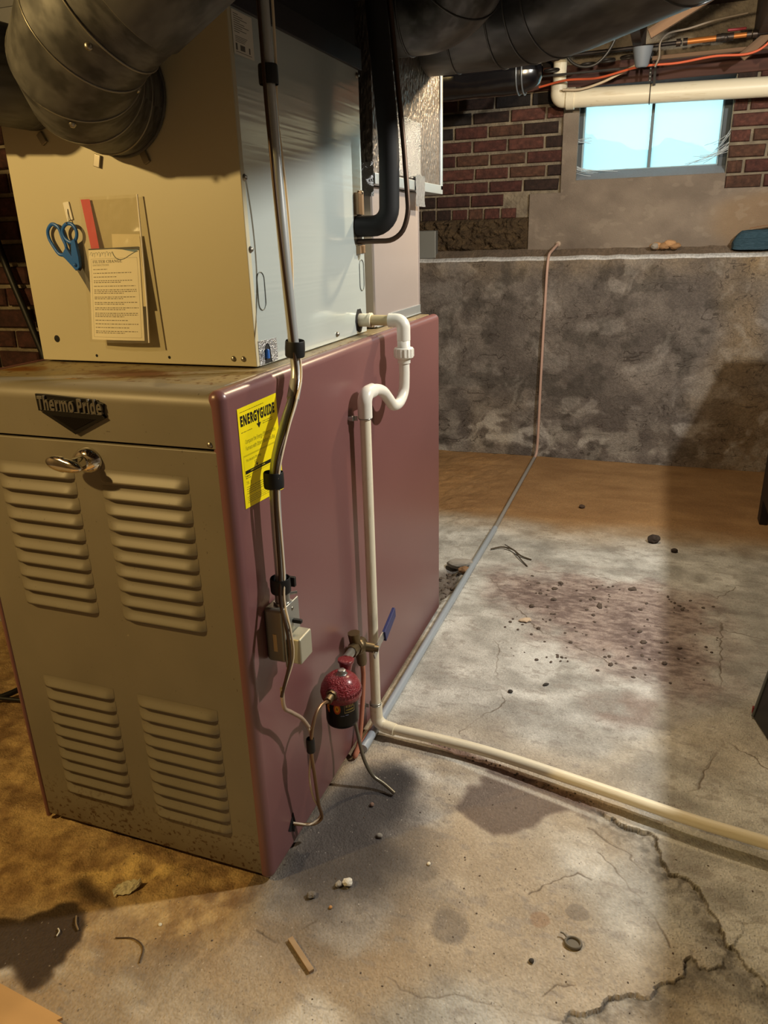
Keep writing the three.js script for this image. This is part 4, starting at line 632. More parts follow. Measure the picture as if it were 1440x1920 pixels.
// ---------------------------------------------------------------- floor conduit and fuel line to the wall
{
  const c = thing('floor_conduit', 'grey metal conduit lying on the floor along the furnace towards the back wall', 'conduit', [0.03, 0, -1.5]);
  obj('near_length', pipe([[0.026, 0.013, -0.465], [0.029, 0.014, -2.12]], 0.0118, 0.01, 40, 18), mEmtBlue, c); obj('far_length', pipe([[0.029, 0.0125, -2.1], [0.016, 0.0135, -3.33]], 0.0092, 0.01, 30, 18), M(0xa5a29d, 0.45, 0.25), c);
  obj('coupling', cyl([0.029, 0.0135, -2.09], [0.029, 0.0135, -2.13], 0.0122, 0.0122, 18), mEmtBlue, c);
  const f = thing('fuel_supply_line', 'orange-brown coated fuel line climbing the back wall and rising to the valve', 'tube', [0.03, 0, -1.9]);
  obj('wall_run', spline([[0.014, 0.014, -3.3], [0.02, 0.02, -3.35], [0.024, 0.05, -3.366], [0.028, 0.5, -3.366], [0.031, 0.9, -3.372], [0.036, 1.13, -3.368], [0.038, 1.178, -3.395], [0.046, 1.2, -3.46], [0.062, 1.232, -3.56]], 0.0078, 120, 10), mPink, f, 'pinkish run up the wall');
  obj('wall_bushing', lathe([[0, 0.02], [0.014, 0.018], [0.016, 0]], [0.062, 1.232, -3.575], [-0.1, -0.1, 1], 16), M(0xc2ad99, 0.6), f);
  obj('riser', spline([[0.0215, 0.2585, -0.4935], [0.02, 0.22, -0.502], [0.02, 0.12, -0.482], [0.02, 0.04, -0.452], [0.016, 0.012, -0.43], [0.014, 0.012, -0.47], [0.02, 0.012, -0.6]], 0.0062, 80, 10), mOrange, f, 'orange riser to the valve');
  const d = thing('drip_tube', 'short bent steel tube from the oil filter ending on the stained floor', 'tube', [0.08, 0.0, -0.35]);
  obj('tube', spline([[0.05, 0.27, -0.335], [0.056, 0.2, -0.346], [0.061, 0.14, -0.355], [0.079, 0.07, -0.35], [0.1, 0.035, -0.349], [0.128, 0.02, -0.347], [0.159, 0.008, -0.337]], 0.0046, 90, 10), M(0x8a8678, 0.35, 0.75), d);
}

// ---------------------------------------------------------------- things on the cream front
const zf = ZC + 0.0;
{
  const h = thing('adhesive_hook', 'small white adhesive hook holding the scissors on the cream panel', 'hook', [-0.455, 1.35, ZC]);
  const g = rbox(-0.0075, 0.0075, -0.017, 0.017, 0, 0.003, 0.0014, 2); g.rotateZ(0.12); g.translate(-0.4555, 1.356, ZC); obj('base', g, mPvcWhite, h);
  obj('hook', spline([[-0.455, 1.36, ZC + 0.004], [-0.4545, 1.345, ZC + 0.006], [-0.4535, 1.335, ZC + 0.008], [-0.4525, 1.331, ZC + 0.013], [-0.452, 1.335, ZC + 0.017]], 0.0012, 30, 6), mSteel, h);
  const s = thing('scissors', 'blue-handled scissors hanging from the hook on the cream panel', 'scissors', [-0.46, 1.2, ZC]);
  const mBlue = M(0x2262b4, 0.36), z1 = ZC + 0.008, z2 = ZC + 0.0125;
  const loop = (pts, z, r) => { const c = new THREE.CatmullRomCurve3(pts.map((p) => V(p[0], p[1], 0)), true), g = new THREE.TubeGeometry(c, 60, r, 10, true); g.scale(1, 1, 0.75); g.translate(0, 0, z); return g; };
  obj('handle', [loop([[-0.508, 1.322], [-0.495, 1.333], [-0.481, 1.327], [-0.475, 1.308], [-0.469, 1.29], [-0.473, 1.277], [-0.488, 1.276], [-0.501, 1.292], [-0.509, 1.309]], z1, 0.0036), plate([[-0.476, 1.279], [-0.468, 1.288], [-0.452, 1.262], [-0.446, 1.25], [-0.452, 1.246], [-0.461, 1.256], [-0.478, 1.273]], 0.005, 'xy', 0.0012).translate(0, 0, z1 - 0.0025)], mBlue, s);
  obj('handle', [loop([[-0.467, 1.322], [-0.456, 1.332], [-0.442, 1.331], [-0.434, 1.32], [-0.436, 1.307], [-0.447, 1.298], [-0.459, 1.301], [-0.467, 1.311]], z2, 0.0036), plate([[-0.4475, 1.3], [-0.4395, 1.304], [-0.437, 1.27], [-0.438, 1.252], [-0.444, 1.247], [-0.45, 1.252], [-0.452, 1.275]], 0.005, 'xy', 0.0012).translate(0, 0, z2 - 0.0025)], mBlue, s);
  obj('blade', plate([[-0.455, 1.256], [-0.441, 1.256], [-0.409, 1.188], [-0.416, 1.178]], 0.0018, 'xy', 0.0003).translate(0, 0, z1 - 0.002), M(0x76746f, 0.4, 0.3), s); obj('blade', plate([[-0.452, 1.25], [-0.437, 1.254], [-0.409, 1.19], [-0.414, 1.184]], 0.0018, 'xy', 0.0003).translate(0, 0, z1 + 0.0008), M(0x5f5d59, 0.4, 0.3), s);
  obj('pivot', lathe([[0, 0.004], [0.0035, 0.003], [0.0042, 0]], [-0.4465, 1.256, z2 + 0.003], [0, 0, 1], 14), M(0x2c62ab, 0.3), s);

  const b = thing('document_sleeve', 'clear plastic sleeve with a printed instruction sheet stuck to the cream panel', 'sleeve', [-0.35, 1.1, ZC]);
  const lift = (v) => 0.004 + 0.02 * Math.pow(1 - v, 1.3);
  const bag = (dz, nz) => grid(40, 60, (u, v) => [lerp(lerp(-0.431, -0.285, u), lerp(-0.418, -0.281, u), v), lerp(1.106, 1.379, v), ZC + lift(v) + dz + 0.004 * Math.sin(u * Math.PI) + (0.0018 + 0.004 * smooth(0.82, 0.97, v) * smooth(0.25, 0.5, u)) * nz * (fbm(u * 9, v * 12 + dz * 900, 271, 3) - 0.5) * 2]);
  const mClear = MP(0xf7f4ea, 0.12, 0, { transmission: 0.93, thickness: 0, ior: 1.5 });
  obj('clear_film', bag(0.0045, 1), mClear, b, 'clear film');
  obj('edge_fold', spline([[-0.281, 1.379, ZC + 0.01], [-0.2815, 1.3, ZC + 0.014], [-0.283, 1.2, ZC + 0.02], [-0.285, 1.107, ZC + 0.028]], 0.0016, 30, 8), M(0xfffaf0, 0.12), b);
  obj('seal_strip', grid(4, 20, (u, v) => [lerp(lerp(-0.407, -0.387, u), lerp(-0.4185, -0.397, u), v), lerp(1.285, 1.3755, v), ZC + lift(lerp(0.65, 1, v)) + 0.0005]), M(0xd20f3e, 0.45), b, 'red seal strip');
  const paper = canvasTex(480, 860, (g, w, h) => {
    g.fillStyle = '#fbf6e8'; g.fillRect(0, 0, w, h); g.fillStyle = '#1d2630'; g.fillRect(0, 0, w, 12); g.beginPath(); g.moveTo(250, 12); g.lineTo(w, 0); g.lineTo(w, 34); g.lineTo(360, 22); g.fill(); g.fillStyle = '#5d87ac'; g.beginPath(); g.moveTo(330, 20); g.lineTo(w, 26); g.lineTo(w - 40, 48); g.fill();
    g.strokeStyle = '#33424a'; g.lineWidth = 3; for (let k = 0; k < 9; k++) { g.beginPath(); g.moveTo(14 + k * 26, 60 + 14 * Math.sin(k * 2)); g.bezierCurveTo(20 + k * 26, 20, 44 + k * 26, 30 + 10 * (k % 3), 34 + k * 26, 66 + (k % 2) * 14); g.stroke(); } g.lineWidth = 7; g.beginPath(); g.moveTo(236, 36); g.bezierCurveTo(262, 130, 330, 120, 380, 82); g.bezierCurveTo(410, 66, 440, 44, 470, 40); g.stroke();
    g.strokeStyle = '#7a6f58'; g.lineWidth = 2; g.strokeRect(22, 96, w - 44, h - 122);
    g.fillStyle = '#2c2a24'; g.font = 'bold 34px serif'; g.fillText('FILTER CHANGE', 36, 134); g.font = '22px serif'; g.fillText('INSTRUCTIONS', 36, 162);
    g.fillStyle = '#6d6655'; let y = 190; for (const [n, ws] of [[1, 150], [1, 390], [1, 240], [2, 400], [1, 420], [3, 430], [2, 420], [2, 430], [2, 440], [3, 430], [1, 330], [1, 430], [1, 340], [2, 420]]) { for (let i = 0; i < n; i++) { let x = 40; const e = 40 + ws * (i === n - 1 && n > 1 ? 0.65 : 0.92); while (x < e) { const bw = 8 + ((x * 13 + y * 7) % 23); g.fillRect(x, y, Math.min(bw, e - x), 7); x += bw + 6; } y += 16; } y += 19; }
  });
  const sheet = (q, dz, mat, nm, lb) => obj(nm, grid(16, 24, (u, v) => { const A = [lerp(q[0][0], q[1][0], u), lerp(q[0][1], q[1][1], u)], C2 = [lerp(q[3][0], q[2][0], u), lerp(q[3][1], q[2][1], u)], x = lerp(A[0], C2[0], v), y = lerp(A[1], C2[1], v); return [x, y, ZC + lift(clamp((y - 1.106) / 0.273)) + dz + 0.003 * Math.sin((x + 0.431) / 0.146 * Math.PI), u, v]; }), mat, b, lb);
  sheet([[-0.426, 1.111], [-0.297, 1.1105], [-0.2925, 1.287], [-0.412, 1.285]], 0.0015, M(0xffffff, 0.6, 0, { map: paper }), 'instruction_sheet', 'printed filter change instructions');
  sheet([[-0.36, 1.175], [-0.2875, 1.176], [-0.2895, 1.309], [-0.352, 1.311]], 0.0, M(0xe9dfc2, 0.65), 'folded_sheet', 'blank folded paper behind');
}

// ---------------------------------------------------------------- things along the back wall and under the joists
{
  const t = thing('wall_drain_pipe', 'thick cream plastic drain pipe running above the basement window', 'pipe', [0.6, 1.9, -3.44]);
  obj('main_pipe', pipe([[0.09, 1.952, -3.44], [1.9, 1.908, -3.44]], 0.045, 0.1, 4, 36), mPvc, t);
  obj('hub', cyl([0.085, 1.952, -3.44], [0.125, 1.951, -3.44], 0.052, 0.052, 36), mPvc, t);
  obj('elbow', tube(path([[0.1, 1.952, -3.44], [0.042, 1.953, -3.44], [0.042, 2.03, -3.44]], 0.05), 0.042, 30, 30), mPvc, t); obj('riser', cyl([0.042, 2.02, -3.44], [0.042, 2.34, -3.44], 0.034, 0.034, 30), mPvc, t);
  const h = thing('hanger_strap', 'perforated black metal strap holding the thick drain pipe', 'strap', [0.5, 1.9, -3.44]);
  obj('strap', [ring(V(0.5, 1.941, -3.44), V(1, 0, -0.02), 0.047, 0.0025).scale(1, 1, 1), rbox(0.488, 0.502, 1.985, 2.12, -3.396, -3.393, 0.001, 1), rbox(0.51, 0.523, 1.97, 2.1, -3.391, -3.388, 0.001, 1)], M(0x23211f, 0.5, 0.6), h);
  for (let k = 0; k < 7; k++) obj('hole', cyl([0.495, 1.995 + k * 0.017, -3.394], [0.495, 1.995 + k * 0.017, -3.3915], 0.0032, 0.0032, 8), M(0x8d8880, 0.6), h);

  const w = thing('orange_cable', 'orange cable sagging across the joists above the window', 'cable', [0.6, 2.0, -3.3]);
  obj('cable', spline([[-0.05, 2.005, -3.36], [0.09, 2.02, -3.33], [0.25, 2.012, -3.3], [0.45, 2.035, -3.25], [0.62, 2.035, -3.25], [0.78, 2.048, -3.25], [0.93, 2.045, -3.25], [0.985, 2.065, -3.25], [1.025, 2.11, -3.25], [1.07, 2.22, -3.25]], 0.0055, 90, 8), M(0xd4603a, 0.5), w);
  const wt = thing('tan_cable', 'pale cable lying under the orange cable beside the drain riser', 'cable', [0.2, 1.97, -3.35]); obj('cable', spline([[0.07, 1.985, -3.37], [0.16, 1.98, -3.37], [0.27, 2.0, -3.35], [0.36, 2.03, -3.33], [0.45, 2.06, -3.3]], 0.006, 40, 8), mTan, wt);
  const gc = thing('grey_cable', 'thin grey cable hanging beside the wooden blocking', 'cable', [0.5, 2.05, -3.25]); obj('cable', spline([[0.52, 2.02, -3.21], [0.535, 2.06, -3.21], [0.535, 2.12, -3.21], [0.56, 2.15, -3.21], [0.66, 2.165, -3.21], [0.76, 2.185, -3.21], [0.9, 2.2, -3.21]], 0.0045, 60, 8), M(0x8b7f70, 0.6), gc);
  const lc = thing('black_cable_loop', 'black cable hanging in a loop below the thick duct', 'cable', [0.25, 1.95, -2.6]);
  obj('cable', spline([[0.16, 2.2, -2.62], [0.17, 2.06, -2.6], [0.19, 1.98, -2.6], [0.24, 1.945, -2.6], [0.3, 1.945, -2.6], [0.35, 1.985, -2.6], [0.385, 2.06, -2.6], [0.39, 2.22, -2.6]], 0.0055, 70, 8), mBlackCable, lc);
  // copper water pipe with valve
  const cp = thing('water_pipe', 'dark copper water pipe with bright orange sections and a red-handled valve', 'pipe', [0.75, 2.1, -3.2]);
  const py = 2.125, pz = -3.28, dir = (x) => [x, py + (x - 0.66) * 0.01, pz];
  obj('pipe', cyl(dir(0.05), dir(0.63), 0.009, 0.009, 14), M(0x2a2422, 0.5, 0.5), cp); obj('bright_section', cyl(dir(0.655), dir(0.79), 0.0125, 0.0125, 16), M(0xbd7538, 0.42, 0.5), cp, 'bright orange copper section'); obj('bright_section', cyl(dir(0.85), dir(0.91), 0.0105, 0.0105, 16), M(0xbd7538, 0.42, 0.5), cp); obj('pipe', cyl(dir(0.94), dir(1.5), 0.009, 0.009, 14), M(0x2a2422, 0.5, 0.5), cp);
  for (const x of [0.615, 0.645, 0.79, 0.845, 0.92, 0.945]) obj('fitting', cyl(dir(x - 0.01), dir(x + 0.01), 0.0165, 0.0165, 14), M(0x4a4039, 0.4, 0.7), cp);
  obj('valve_body', [cyl(dir(0.8), dir(0.84), 0.019, 0.014, 14), new THREE.SphereGeometry(0.018, 14, 10).translate(0.82, py, pz)], M(0x3d352e, 0.45, 0.6), cp); obj('valve_handle', rbox(0.825, 0.905, py + 0.021, py + 0.031, pz + 0.004, pz + 0.02, 0.003), M(0x8f2330, 0.45), cp, 'dark red handle');
  const pg = thing('pipe_hangers', 'row of dark oval pipe openings under the joists left of the strap', 'bracket', [0.3, 2.05, -3.3]);
  for (const [x, y] of [[0.2, 2.075], [0.29, 2.085], [0.39, 2.09], [0.05 - 0.03, 2.065]]) obj('ring', ring(V(x, y, -3.3), V(0, 1, 0.35).normalize(), 0.035, 0.006), M(0x3a3531, 0.5, 0.5), pg);
  obj('rail', rbox(-0.1, 0.47, 2.045, 2.055, -3.345, -3.335, 0.002, 1), M(0x2e2a27, 0.6, 0.3), pg);
  const cn = thing('grey_cone_guard', 'pale grey cone-shaped guard hanging at the joists above the window', 'guard', [0.46, 2.02, -3.25]);
  obj('cone', lathe([[0.02, 0], [0.03, 0.006], [0.047, 0.085], [0.044, 0.085], [0.028, 0.01], [0, 0.008]], [0.46, 2.02, -3.19], [0, 1, 0.1], 28), M(0x777f88, 0.55), cn); obj('opening', lathe([[0, 0.08], [0.044, 0.08]], [0.46, 2.02, -3.19], [0, 1, 0.1], 28), mDark, cn);
  const fd = thing('wrapped_duct', 'black plastic-wrapped flexible duct under the joists above the brickwork', 'duct', [-0.3, 1.9, -2.85]);
  const g = grid(90, 40, (u, v) => { const a = v * Math.PI * 2, e = u > 0.86 ? Math.sqrt(Math.max(0, 1 - Math.pow((u - 0.86) / 0.14, 2))) : 1, r = 0.086 * (0.25 + 0.75 * e) * (1 + 0.1 * (fbm(u * 9, v * 7, 281, 3, 0) - 0.5) * smooth(0.9, 0.7, u)); return [lerp(-0.95, 0.045, u), 1.985 + r * Math.sin(a), -2.85 + r * 1.0 * Math.cos(a)]; });
  obj('wrap', g, MP(0x0e0e12, 0.24, 0, { clearcoat: 0.4, clearcoatRoughness: 0.2 }), fd); obj('band', [ring(V(-0.06, 1.985, -2.85), V(1, 0, 0), 0.088, 0.004), ring(V(-0.035, 1.985, -2.85), V(1, 0, 0), 0.088, 0.004)], M(0x7c838b, 0.4, 0.6), fd);

  obj('hanger', [rbox(-0.42, -0.4, 2.06, 2.124, -2.853, -2.849, 0.001, 1)], M(0x6c6a66, 0.5, 0.6), fd);

  const eb = thing('junction_box', 'grey metal junction box on the ledge beside the brick wall', 'box', [-0.69, 1.17, -3.5]);
  obj('body', rbox(-0.77, -0.655, 1.165, 1.325, -3.56, -3.46, 0.004), M(0x8d8f8c, 0.45, 0.5), eb); obj('cover', rbox(-0.752, -0.64, 1.17, 1.322, -3.462, -3.455, 0.003), M(0x9fa19d, 0.45, 0.5), eb);
}
{ // on the ledge
  const b = thing('blue_bag', 'dusty dark blue bag lying on the concrete ledge at the right edge', 'bag', [1.13, 1.19, -3.5]);
  const body = grid(50, 36, (u, v) => { const a = u * Math.PI * 2, y = v, w = 0.19 * (1 - 0.25 * Math.pow(v, 3)), d = 0.055 * (1 - 0.4 * Math.pow(v, 3)), sq = 1 / Math.pow(Math.pow(Math.abs(Math.cos(a)), 5) + Math.pow(Math.abs(Math.sin(a)), 5), 0.2), n = 0.014 * (fbm(u * 9, v * 5, 291, 3) - 0.5), k = v > 0.94 ? Math.sqrt(Math.max(0, 1 - Math.pow((v - 0.94) / 0.06, 2))) : 1; return [1.165 + (w * sq * Math.cos(a) + n) * k, 1.186 + 0.095 * y + n, -3.49 + (d * sq * Math.sin(a) + n) * k]; });
  obj('body', body, M(0x32505f, 0.7, 0, { bumpMap: rep(bumpRough, 2), bumpScale: 0.006 }), b); obj('top_flap', grid(20, 8, (u, v) => [lerp(1.05, 1.36, u), 1.285 + 0.02 * Math.sin(u * 2.6) + 0.003 * v, lerp(-3.45, -3.52, v)]), M(0xc58f68, 0.6), b, 'tan top flap');
  const s = thing('debris_clump', 'clump of tan and dark debris lying on the ledge under the window', 'debris', [0.65, 1.2, -3.5]);
  for (let k = 0; k < 5; k++) { const q = new THREE.IcosahedronGeometry(1, 2), p = q.attributes.position; for (let i = 0; i < p.count; i++) { const n = 0.7 + 0.6 * fbm(p.getX(i) * 2 + k * 7, p.getY(i) * 2 + p.getZ(i), 295, 3); p.setXYZ(i, p.getX(i) * n * (k === 4 ? 0.02 : 0.032), p.getY(i) * n * 0.017, p.getZ(i) * n * 0.02); } q.computeVertexNormals(); q.translate([0.6, 0.64, 0.67, 0.695, 0.59][k], 1.21 + (k === 2 ? 0.012 : 0), -3.49 + 0.005 * k); obj('lump', q, k % 2 ? M(0xa57f58, 0.9) : M(k === 4 ? 0xa39a8e : 0xc79a6d, 0.9), s); }
}

// ---------------------------------------------------------------- right edge, left edge, cardboard
{
  const b = thing('workbench', 'dark long bench along the right edge, only its far corner in view', 'bench', [1.5, 0, -1.4]);
  const m = M(0x191314, 0.55); obj('side_board', rbox(1.178, 1.21, 0.12, 1.0, -2.62, -0.1, 0.004), m, b); for (const [x, z] of [[1.195, -2.58], [1.195, -0.14], [1.86, -2.58], [1.86, -0.14]]) obj('leg', rbox(x - 0.017, x + 0.017, 0, 0.12, z - 0.04, z + 0.04, 0.003), m, b); obj('top_board', rbox(1.174, 1.9, 1.0, 1.035, -2.63, -0.05, 0.004), m, b); obj('end_board', rbox(1.21, 1.88, 0.12, 1.0, -2.62, -2.58, 0.004), m, b);
  const t = thing('black_bin', 'shiny black plastic bin with sloping sides at the right edge of the floor', 'bin', [1.25, 0, -0.95]);
  const f = (P, I, mat, n, l) => { const g = new THREE.BufferGeometry(); g.setAttribute('position', new THREE.Float32BufferAttribute(I.flatMap((i) => P[i]), 3)); g.computeVertexNormals(); planar(g, 'x', 'y'); obj(n, g, mat, t, l); };
  const c0 = [1.012, 0.004, -0.945], P = [c0, [1.075, 0.004, -0.72], [1.17, 0.004, -0.72], [1.17, 0.004, -1.17], [1.06, 0.3, -0.97], [1.1, 0.3, -0.8], [1.165, 0.3, -0.8], [1.165, 0.3, -1.12]];
  f(P, [0, 1, 5, 0, 5, 4, 1, 2, 6, 1, 6, 5, 2, 3, 7, 2, 7, 6, 3, 0, 4, 3, 4, 7, 4, 5, 6, 4, 6, 7, 0, 3, 2, 0, 2, 1], M(0x0e0d0e, 0.28), 'shell');
  obj('rim', [cyl(P[0], P[4], 0.005, 0.005, 8), cyl([1.06, 0.3, -0.97], [1.1, 0.3, -0.8], 0.006, 0.006, 8)], M(0x5a5e60, 0.35, 0.2), t, 'grey corner edge'); obj('sticker', rbox(1.008, 1.018, 0.012, 0.032, -0.955, -0.945, 0.001, 1), M(0x7d1f24, 0.5), t, 'small red mark');

  const k = thing('cardboard_box', 'flat piece of tan cardboard at the bottom left corner', 'cardboard', [-0.45, 0, 0.65]);
  const y = 0.25, e = [[-0.9, 0.43], [-0.3, 0.485], [-0.045, 0.508], [-0.05, 0.514], [0.0, 0.519], [0.0, 0.65], [-0.05, 1.0], [-0.9, 1.0]];
  const shp = new THREE.Shape(e.map((p) => new THREE.Vector2(p[0], -p[1]))); const cg = new THREE.ExtrudeGeometry(shp, { depth: 0.005, bevelEnabled: false }); cg.rotateX(-Math.PI / 2); cg.translate(0, y, 0); planar(cg, 'x', 'z');
  obj('top_flap', cg, M(0xc49a63, 0.85, 0, { map: tex(128, 128, (u, v) => { const q = 0.94 + 0.08 * noise(u * 4, v * 60, 301, 60); return [q, q, q]; }) }), k); obj('side', box(-0.9, -0.01, 0.002, y, 0.54, 0.545), M(0xa8814f, 0.9), k); obj('side', box(-0.015, -0.01, 0.002, y, 0.54, 0.9), M(0xa8814f, 0.9), k);
  const bc = thing('hanging_black_cable', 'black cable hanging against the chimney bricks left of the cream cabinet', 'cable', [-1.3, 0.9, -1.06]); obj('cable', spline([[-1.56, 1.5, -1.07], [-1.5, 1.25, -1.06], [-1.44, 1.05, -1.06], [-1.385, 0.85, -1.06], [-1.37, 0.6, -1.06], [-1.4, 0.3, -0.95]], 0.012, 60, 10), mBlackCable, bc);
  const fc = thing('floor_black_cable', 'black cable snaking on the floor left of the furnace', 'cable', [-1.1, 0, -0.4]); obj('cable', spline([[-1.4, 0.06, -0.75], [-1.22, 0.05, -0.56], [-1.12, 0.03, -0.5], [-1.08, 0.02, -0.42], [-1.12, 0.02, -0.32], [-1.3, 0.02, -0.2]], 0.009, 60, 8), mBlackCable, fc); obj('branch', spline([[-1.115, 0.02, -0.335], [-1.0, 0.015, -0.36], [-0.85, 0.015, -0.38], [-0.66, 0.015, -0.4]], 0.006, 40, 8), mBlackCable, fc);
}

// ---------------------------------------------------------------- litter on the floor, each piece its own
{
  const chip = (name, label, cat, x, z, sx, sy, sz, col, turn = 0, k = 1, rough = 0.5) => {
    const q = new THREE.IcosahedronGeometry(1, 2), p = q.attributes.position; for (let i = 0; i < p.count; i++) { const n = 1 - rough / 2 + rough * fbm(p.getX(i) * 1.8 + k * 9, p.getY(i) * 1.8 + p.getZ(i) * 1.3 + k * 3, 311 + k, 3); p.setXYZ(i, p.getX(i) * n * sx, p.getY(i) * n * sy, p.getZ(i) * n * sz); }
    q.computeVertexNormals(); q.rotateY(turn); q.computeBoundingBox(); q.translate(x, floorY(x, z) - q.boundingBox.min.y - 0.0008, z); tag(obj(name, q, M(col, 0.85)), label, cat);
  };
  // crumpled leaf-like paper scrap
  const sc = grid(30, 24, (u, v) => { const a = (u - 0.5) * 0.062, b = (v - 0.5) * 0.036 * (1 - 0.75 * Math.pow(Math.abs(u - 0.45) * 2, 1.6) + 0.25 * noise(u * 9, v > 0.5 ? 1 : 0, 322)); return [-0.29 + a * 0.62 - b * 0.7, 0.004 + 0.009 * Math.abs(fbm(u * 5 + 3, v * 9, 321, 3) - 0.5) * 2 + 0.006 * smooth(0.5, 0, Math.abs(v - 0.5)), 0.108 - a * 0.72 - b * 0.6, u, v]; });
  tag(obj('paper_scrap', sc, M(0xd9cfae, 0.85)), 'crumpled cream paper scrap on the brown floor before the furnace', 'scrap');
  const stick = rbox(-0.0055, 0.0055, 0, 0.007, -0.043, 0.043, 0.001, 1); stick.rotateY(0.95); stick.translate(0.131, 0.001, 0.131); tag(obj('wood_stick', boxUV(stick), M(0xffffff, 0.75, 0, { map: woodTex([0.55, 0.45, 0.33], [0.75, 0.64, 0.5], 401) })), 'short flat wooden stick on the floor right of the furnace corner', 'stick');
  chip('paint_flake', 'larger white and grey crumb on the oil-stained floor near the corner', 'crumb', 0.152, -0.052, 0.012, 0.008, 0.009, 0xd9d6cc, 0.4, 1, 0.9);
  chip('paint_flake', 'small greyish crumb just left of the larger white crumb', 'crumb', 0.135, -0.043, 0.008, 0.006, 0.007, 0x9a948a, 1, 2, 0.9);
  chip('pebble', 'small tan pebble below the white crumbs', 'pebble', 0.141, 0.012, 0.0038, 0.0034, 0.0038, 0xb98b58, 0, 3, 0.2);
  chip('lint_tuft', 'grey lint tuft on the dark stain by the furnace corner', 'lint', 0.092, 0.0, 0.01, 0.006, 0.008, 0x6e675e, 0.5, 4, 0.9);
  chip('stone', 'dark stone on the brown band of floor near the back wall', 'stone', 0.724, -2.18, 0.026, 0.02, 0.022, 0x3a2f28, 0.2, 5, 0.6);
  chip('stone', 'smaller dark stone right of the other near the back wall', 'stone', 0.81, -2.1, 0.013, 0.009, 0.012, 0x3a2f28, 0.2, 6, 0.6);
  chip('stone', 'flat brown stone between the back wall and the floor conduit', 'stone', 0.38, -2.55, 0.016, 0.009, 0.014, 0x4a382a, 0.2, 7, 0.6);
  chip('concrete_chip', 'pale tan chip in the middle of the grey floor', 'chip', 0.312, -1.31, 0.022, 0.006, 0.014, 0xcdb79c, 0.5, 8, 0.6);
  chip('concrete_lump', 'broken grey concrete lump at the pit behind the furnace', 'rubble', -0.02, -1.69, 0.055, 0.022, 0.03, 0x9c968d, 0.3, 9, 0.6);
  chip('concrete_lump', 'small brown rubble lump beside the broken grey lump', 'rubble', 0.01, -1.64, 0.03, 0.014, 0.018, 0x8a6a4c, 0.2, 10, 0.7);
  chip('pebble', 'dark crumb on the pale floor between conduit and drain pipe', 'pebble', 0.345, -0.86, 0.007, 0.005, 0.007, 0x3d3833, 0, 11, 0.4);
  chip('pebble', 'dark elongated crumb right of the other on the pale floor', 'pebble', 0.44, -0.93, 0.011, 0.004, 0.005, 0x3d3833, 0.7, 12, 0.4);
  chip('pebble', 'reddish pebble on the dark oil stain under the drip tube', 'pebble', 0.118, -0.288, 0.0055, 0.005, 0.0055, 0x7c6254, 0, 13, 0.5);
  chip('pebble', 'grey pebble at the right rim of the oil stain', 'pebble', 0.17, -0.2, 0.008, 0.005, 0.006, 0x8b867c, 0, 14, 0.5);
  chip('paint_flake', 'tiny white flake on the bare floor left of the stick', 'flake', -0.17, 0.16, 0.004, 0.002, 0.004, 0xe6dfc8, 0, 15, 0.4);
  chip('paint_flake', 'tiny white flake on the floor beyond the oil stain', 'flake', 0.3, -0.16, 0.004, 0.003, 0.0045, 0xe6ddc6, 0, 16, 0.4);
  chip('pebble', 'dark crumb beside the curled leaf in the right foreground', 'pebble', 0.55, 0.0, 0.005, 0.004, 0.005, 0x3d3833, 0, 17, 0.4);
  // curled leaf in the foreground
  const lf = [ring(V(0, 0, 0), V(0, 1, 0), 0.014, 0.0028).scale(1.05, 1.4, 0.85), grid(8, 8, (u, v) => { const a = u * 6.283, q = v * 0.013; return [q * Math.cos(a) * 1.05, -0.001, q * Math.sin(a) * 0.85]; }), spline([[-0.012, 0.002, -0.006], [-0.02, 0.004, -0.012], [-0.026, 0.005, -0.012]], 0.0016, 10, 6)]; const lfj = join(lf); lfj.translate(0.62, 0.0045 + floorY(0.62, -0.062), -0.062);
  tag(obj('curled_leaf', lfj, M(0x6e675a, 0.8)), 'small curled dry leaf on the grey foreground floor', 'leaf');
  const twig = spline([[0.06, 0.006, -1.9], [0.1, 0.008, -1.93], [0.15, 0.012, -1.91], [0.2, 0.007, -1.86], [0.245, 0.004, -1.84]], 0.0035, 40, 6), tw2 = spline([[0.11, 0.008, -1.96], [0.16, 0.012, -1.9], [0.2, 0.008, -1.83], [0.24, 0.004, -1.77]], 0.0025, 30, 6);
  tag(obj('dry_twig', [twig, tw2], M(0x4e4436, 0.9)), 'thin forked dry twig on the floor right of the conduit', 'twig');
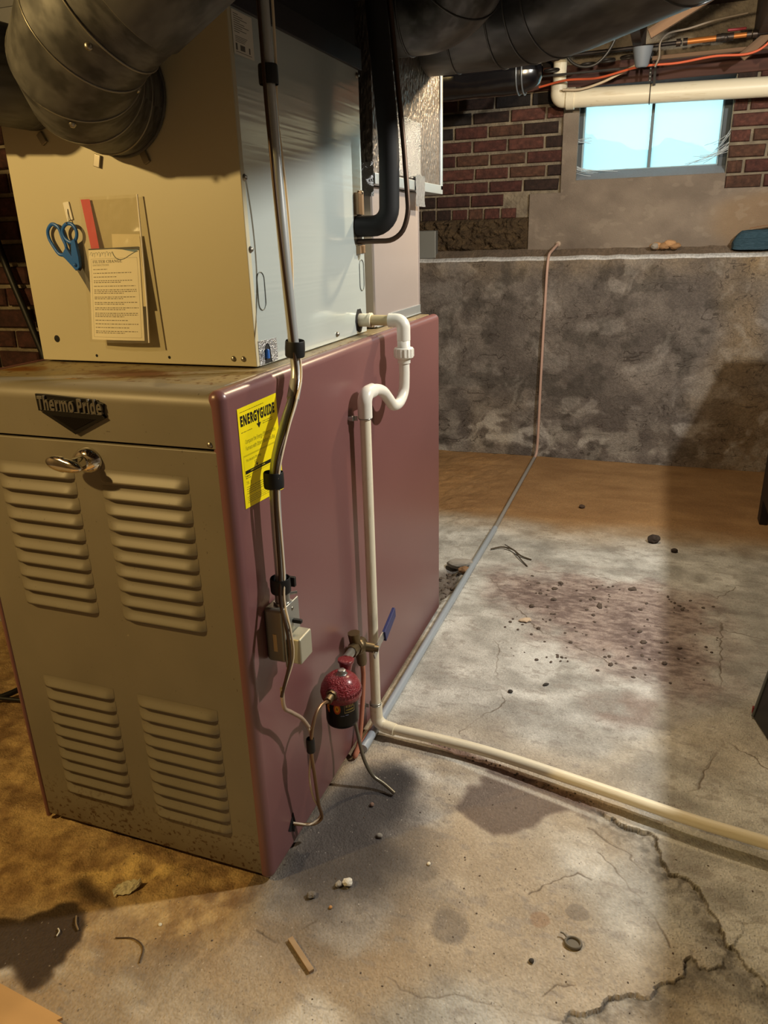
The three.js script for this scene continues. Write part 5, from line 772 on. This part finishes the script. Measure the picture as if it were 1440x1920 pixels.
  const straw = spline([[0.78, 0.004, 0.05], [0.75, 0.006, 0.085], [0.71, 0.004, 0.13]], 0.0016, 20, 6); tag(obj('straw', straw, M(0xb99a6e, 0.8)), 'pale straw lying in the broken patch at the bottom right', 'straw');
  const wire = spline([[-0.235, 0.003, 0.215], [-0.2, 0.003, 0.205], [-0.17, 0.003, 0.215], [-0.155, 0.003, 0.245]], 0.0012, 24, 6); tag(obj('bent_wire', wire, M(0x5a4632, 0.7)), 'thin bent wire on the floor below the paper scrap', 'wire');
  const tw = spline([[-0.345, 0.004, 0.2], [-0.332, 0.005, 0.215], [-0.318, 0.003, 0.225]], 0.0018, 16, 6); tag(obj('thin_twig', tw, M(0x8a7350, 0.8)), 'thin pale twig on the wet patch at the left', 'twig');
  const fl2 = spline([[-0.36, 0.003, 0.235], [-0.352, 0.004, 0.24], [-0.35, 0.003, 0.25]], 0.0014, 12, 6); tag(obj('white_thread', fl2, M(0xd8d0bb, 0.8)), 'tiny white bent thread in the middle of the wet patch', 'thread');
}

{ // loose grit that nobody could count
  const list = [], unit = new THREE.IcosahedronGeometry(1, 0);
  const put = (x, z, q) => { const g = unit.clone(); g.scale(q * rr(0.7, 1.5), q * rr(0.4, 0.8), q * rr(0.7, 1.3)); g.rotateY(rnd() * 6); g.translate(x, floorY(x, z) + q * 0.2, z); list.push(g); };
  for (let k = 0; k < 150; k++) put(rr(0.25, 0.95), rr(-1.7, -1.05), rr(0.002, 0.007) * (rnd() < 0.12 ? 1.9 : 1));
  for (let k = 0; k < 130; k++) put(rr(-0.4, 1.0), rr(-0.5, 0.25), rr(0.0008, 0.0024));
  for (let k = 0; k < 60; k++) { const t = rnd(); put(lerp(0.1, 0.62, t) + rr(-0.02, 0.02), lerp(-0.575, -0.455, t) + rr(-0.02, 0.0), rr(0.0012, 0.0035)); }
  for (let k = 0; k < 60; k++) put(rr(-0.1, -0.01), rr(-1.66, -1.38), rr(0.003, 0.009));
  tag(obj('floor_grit', list, M(0x5d5148, 0.95)), 'loose dark grit and crumbs scattered over the concrete floor', 'grit', null, 'stuff');
}

scene.traverse((o) => { if (o.isMesh) { o.castShadow = true; o.receiveShadow = true; } });
renderer.render(scene, camera);
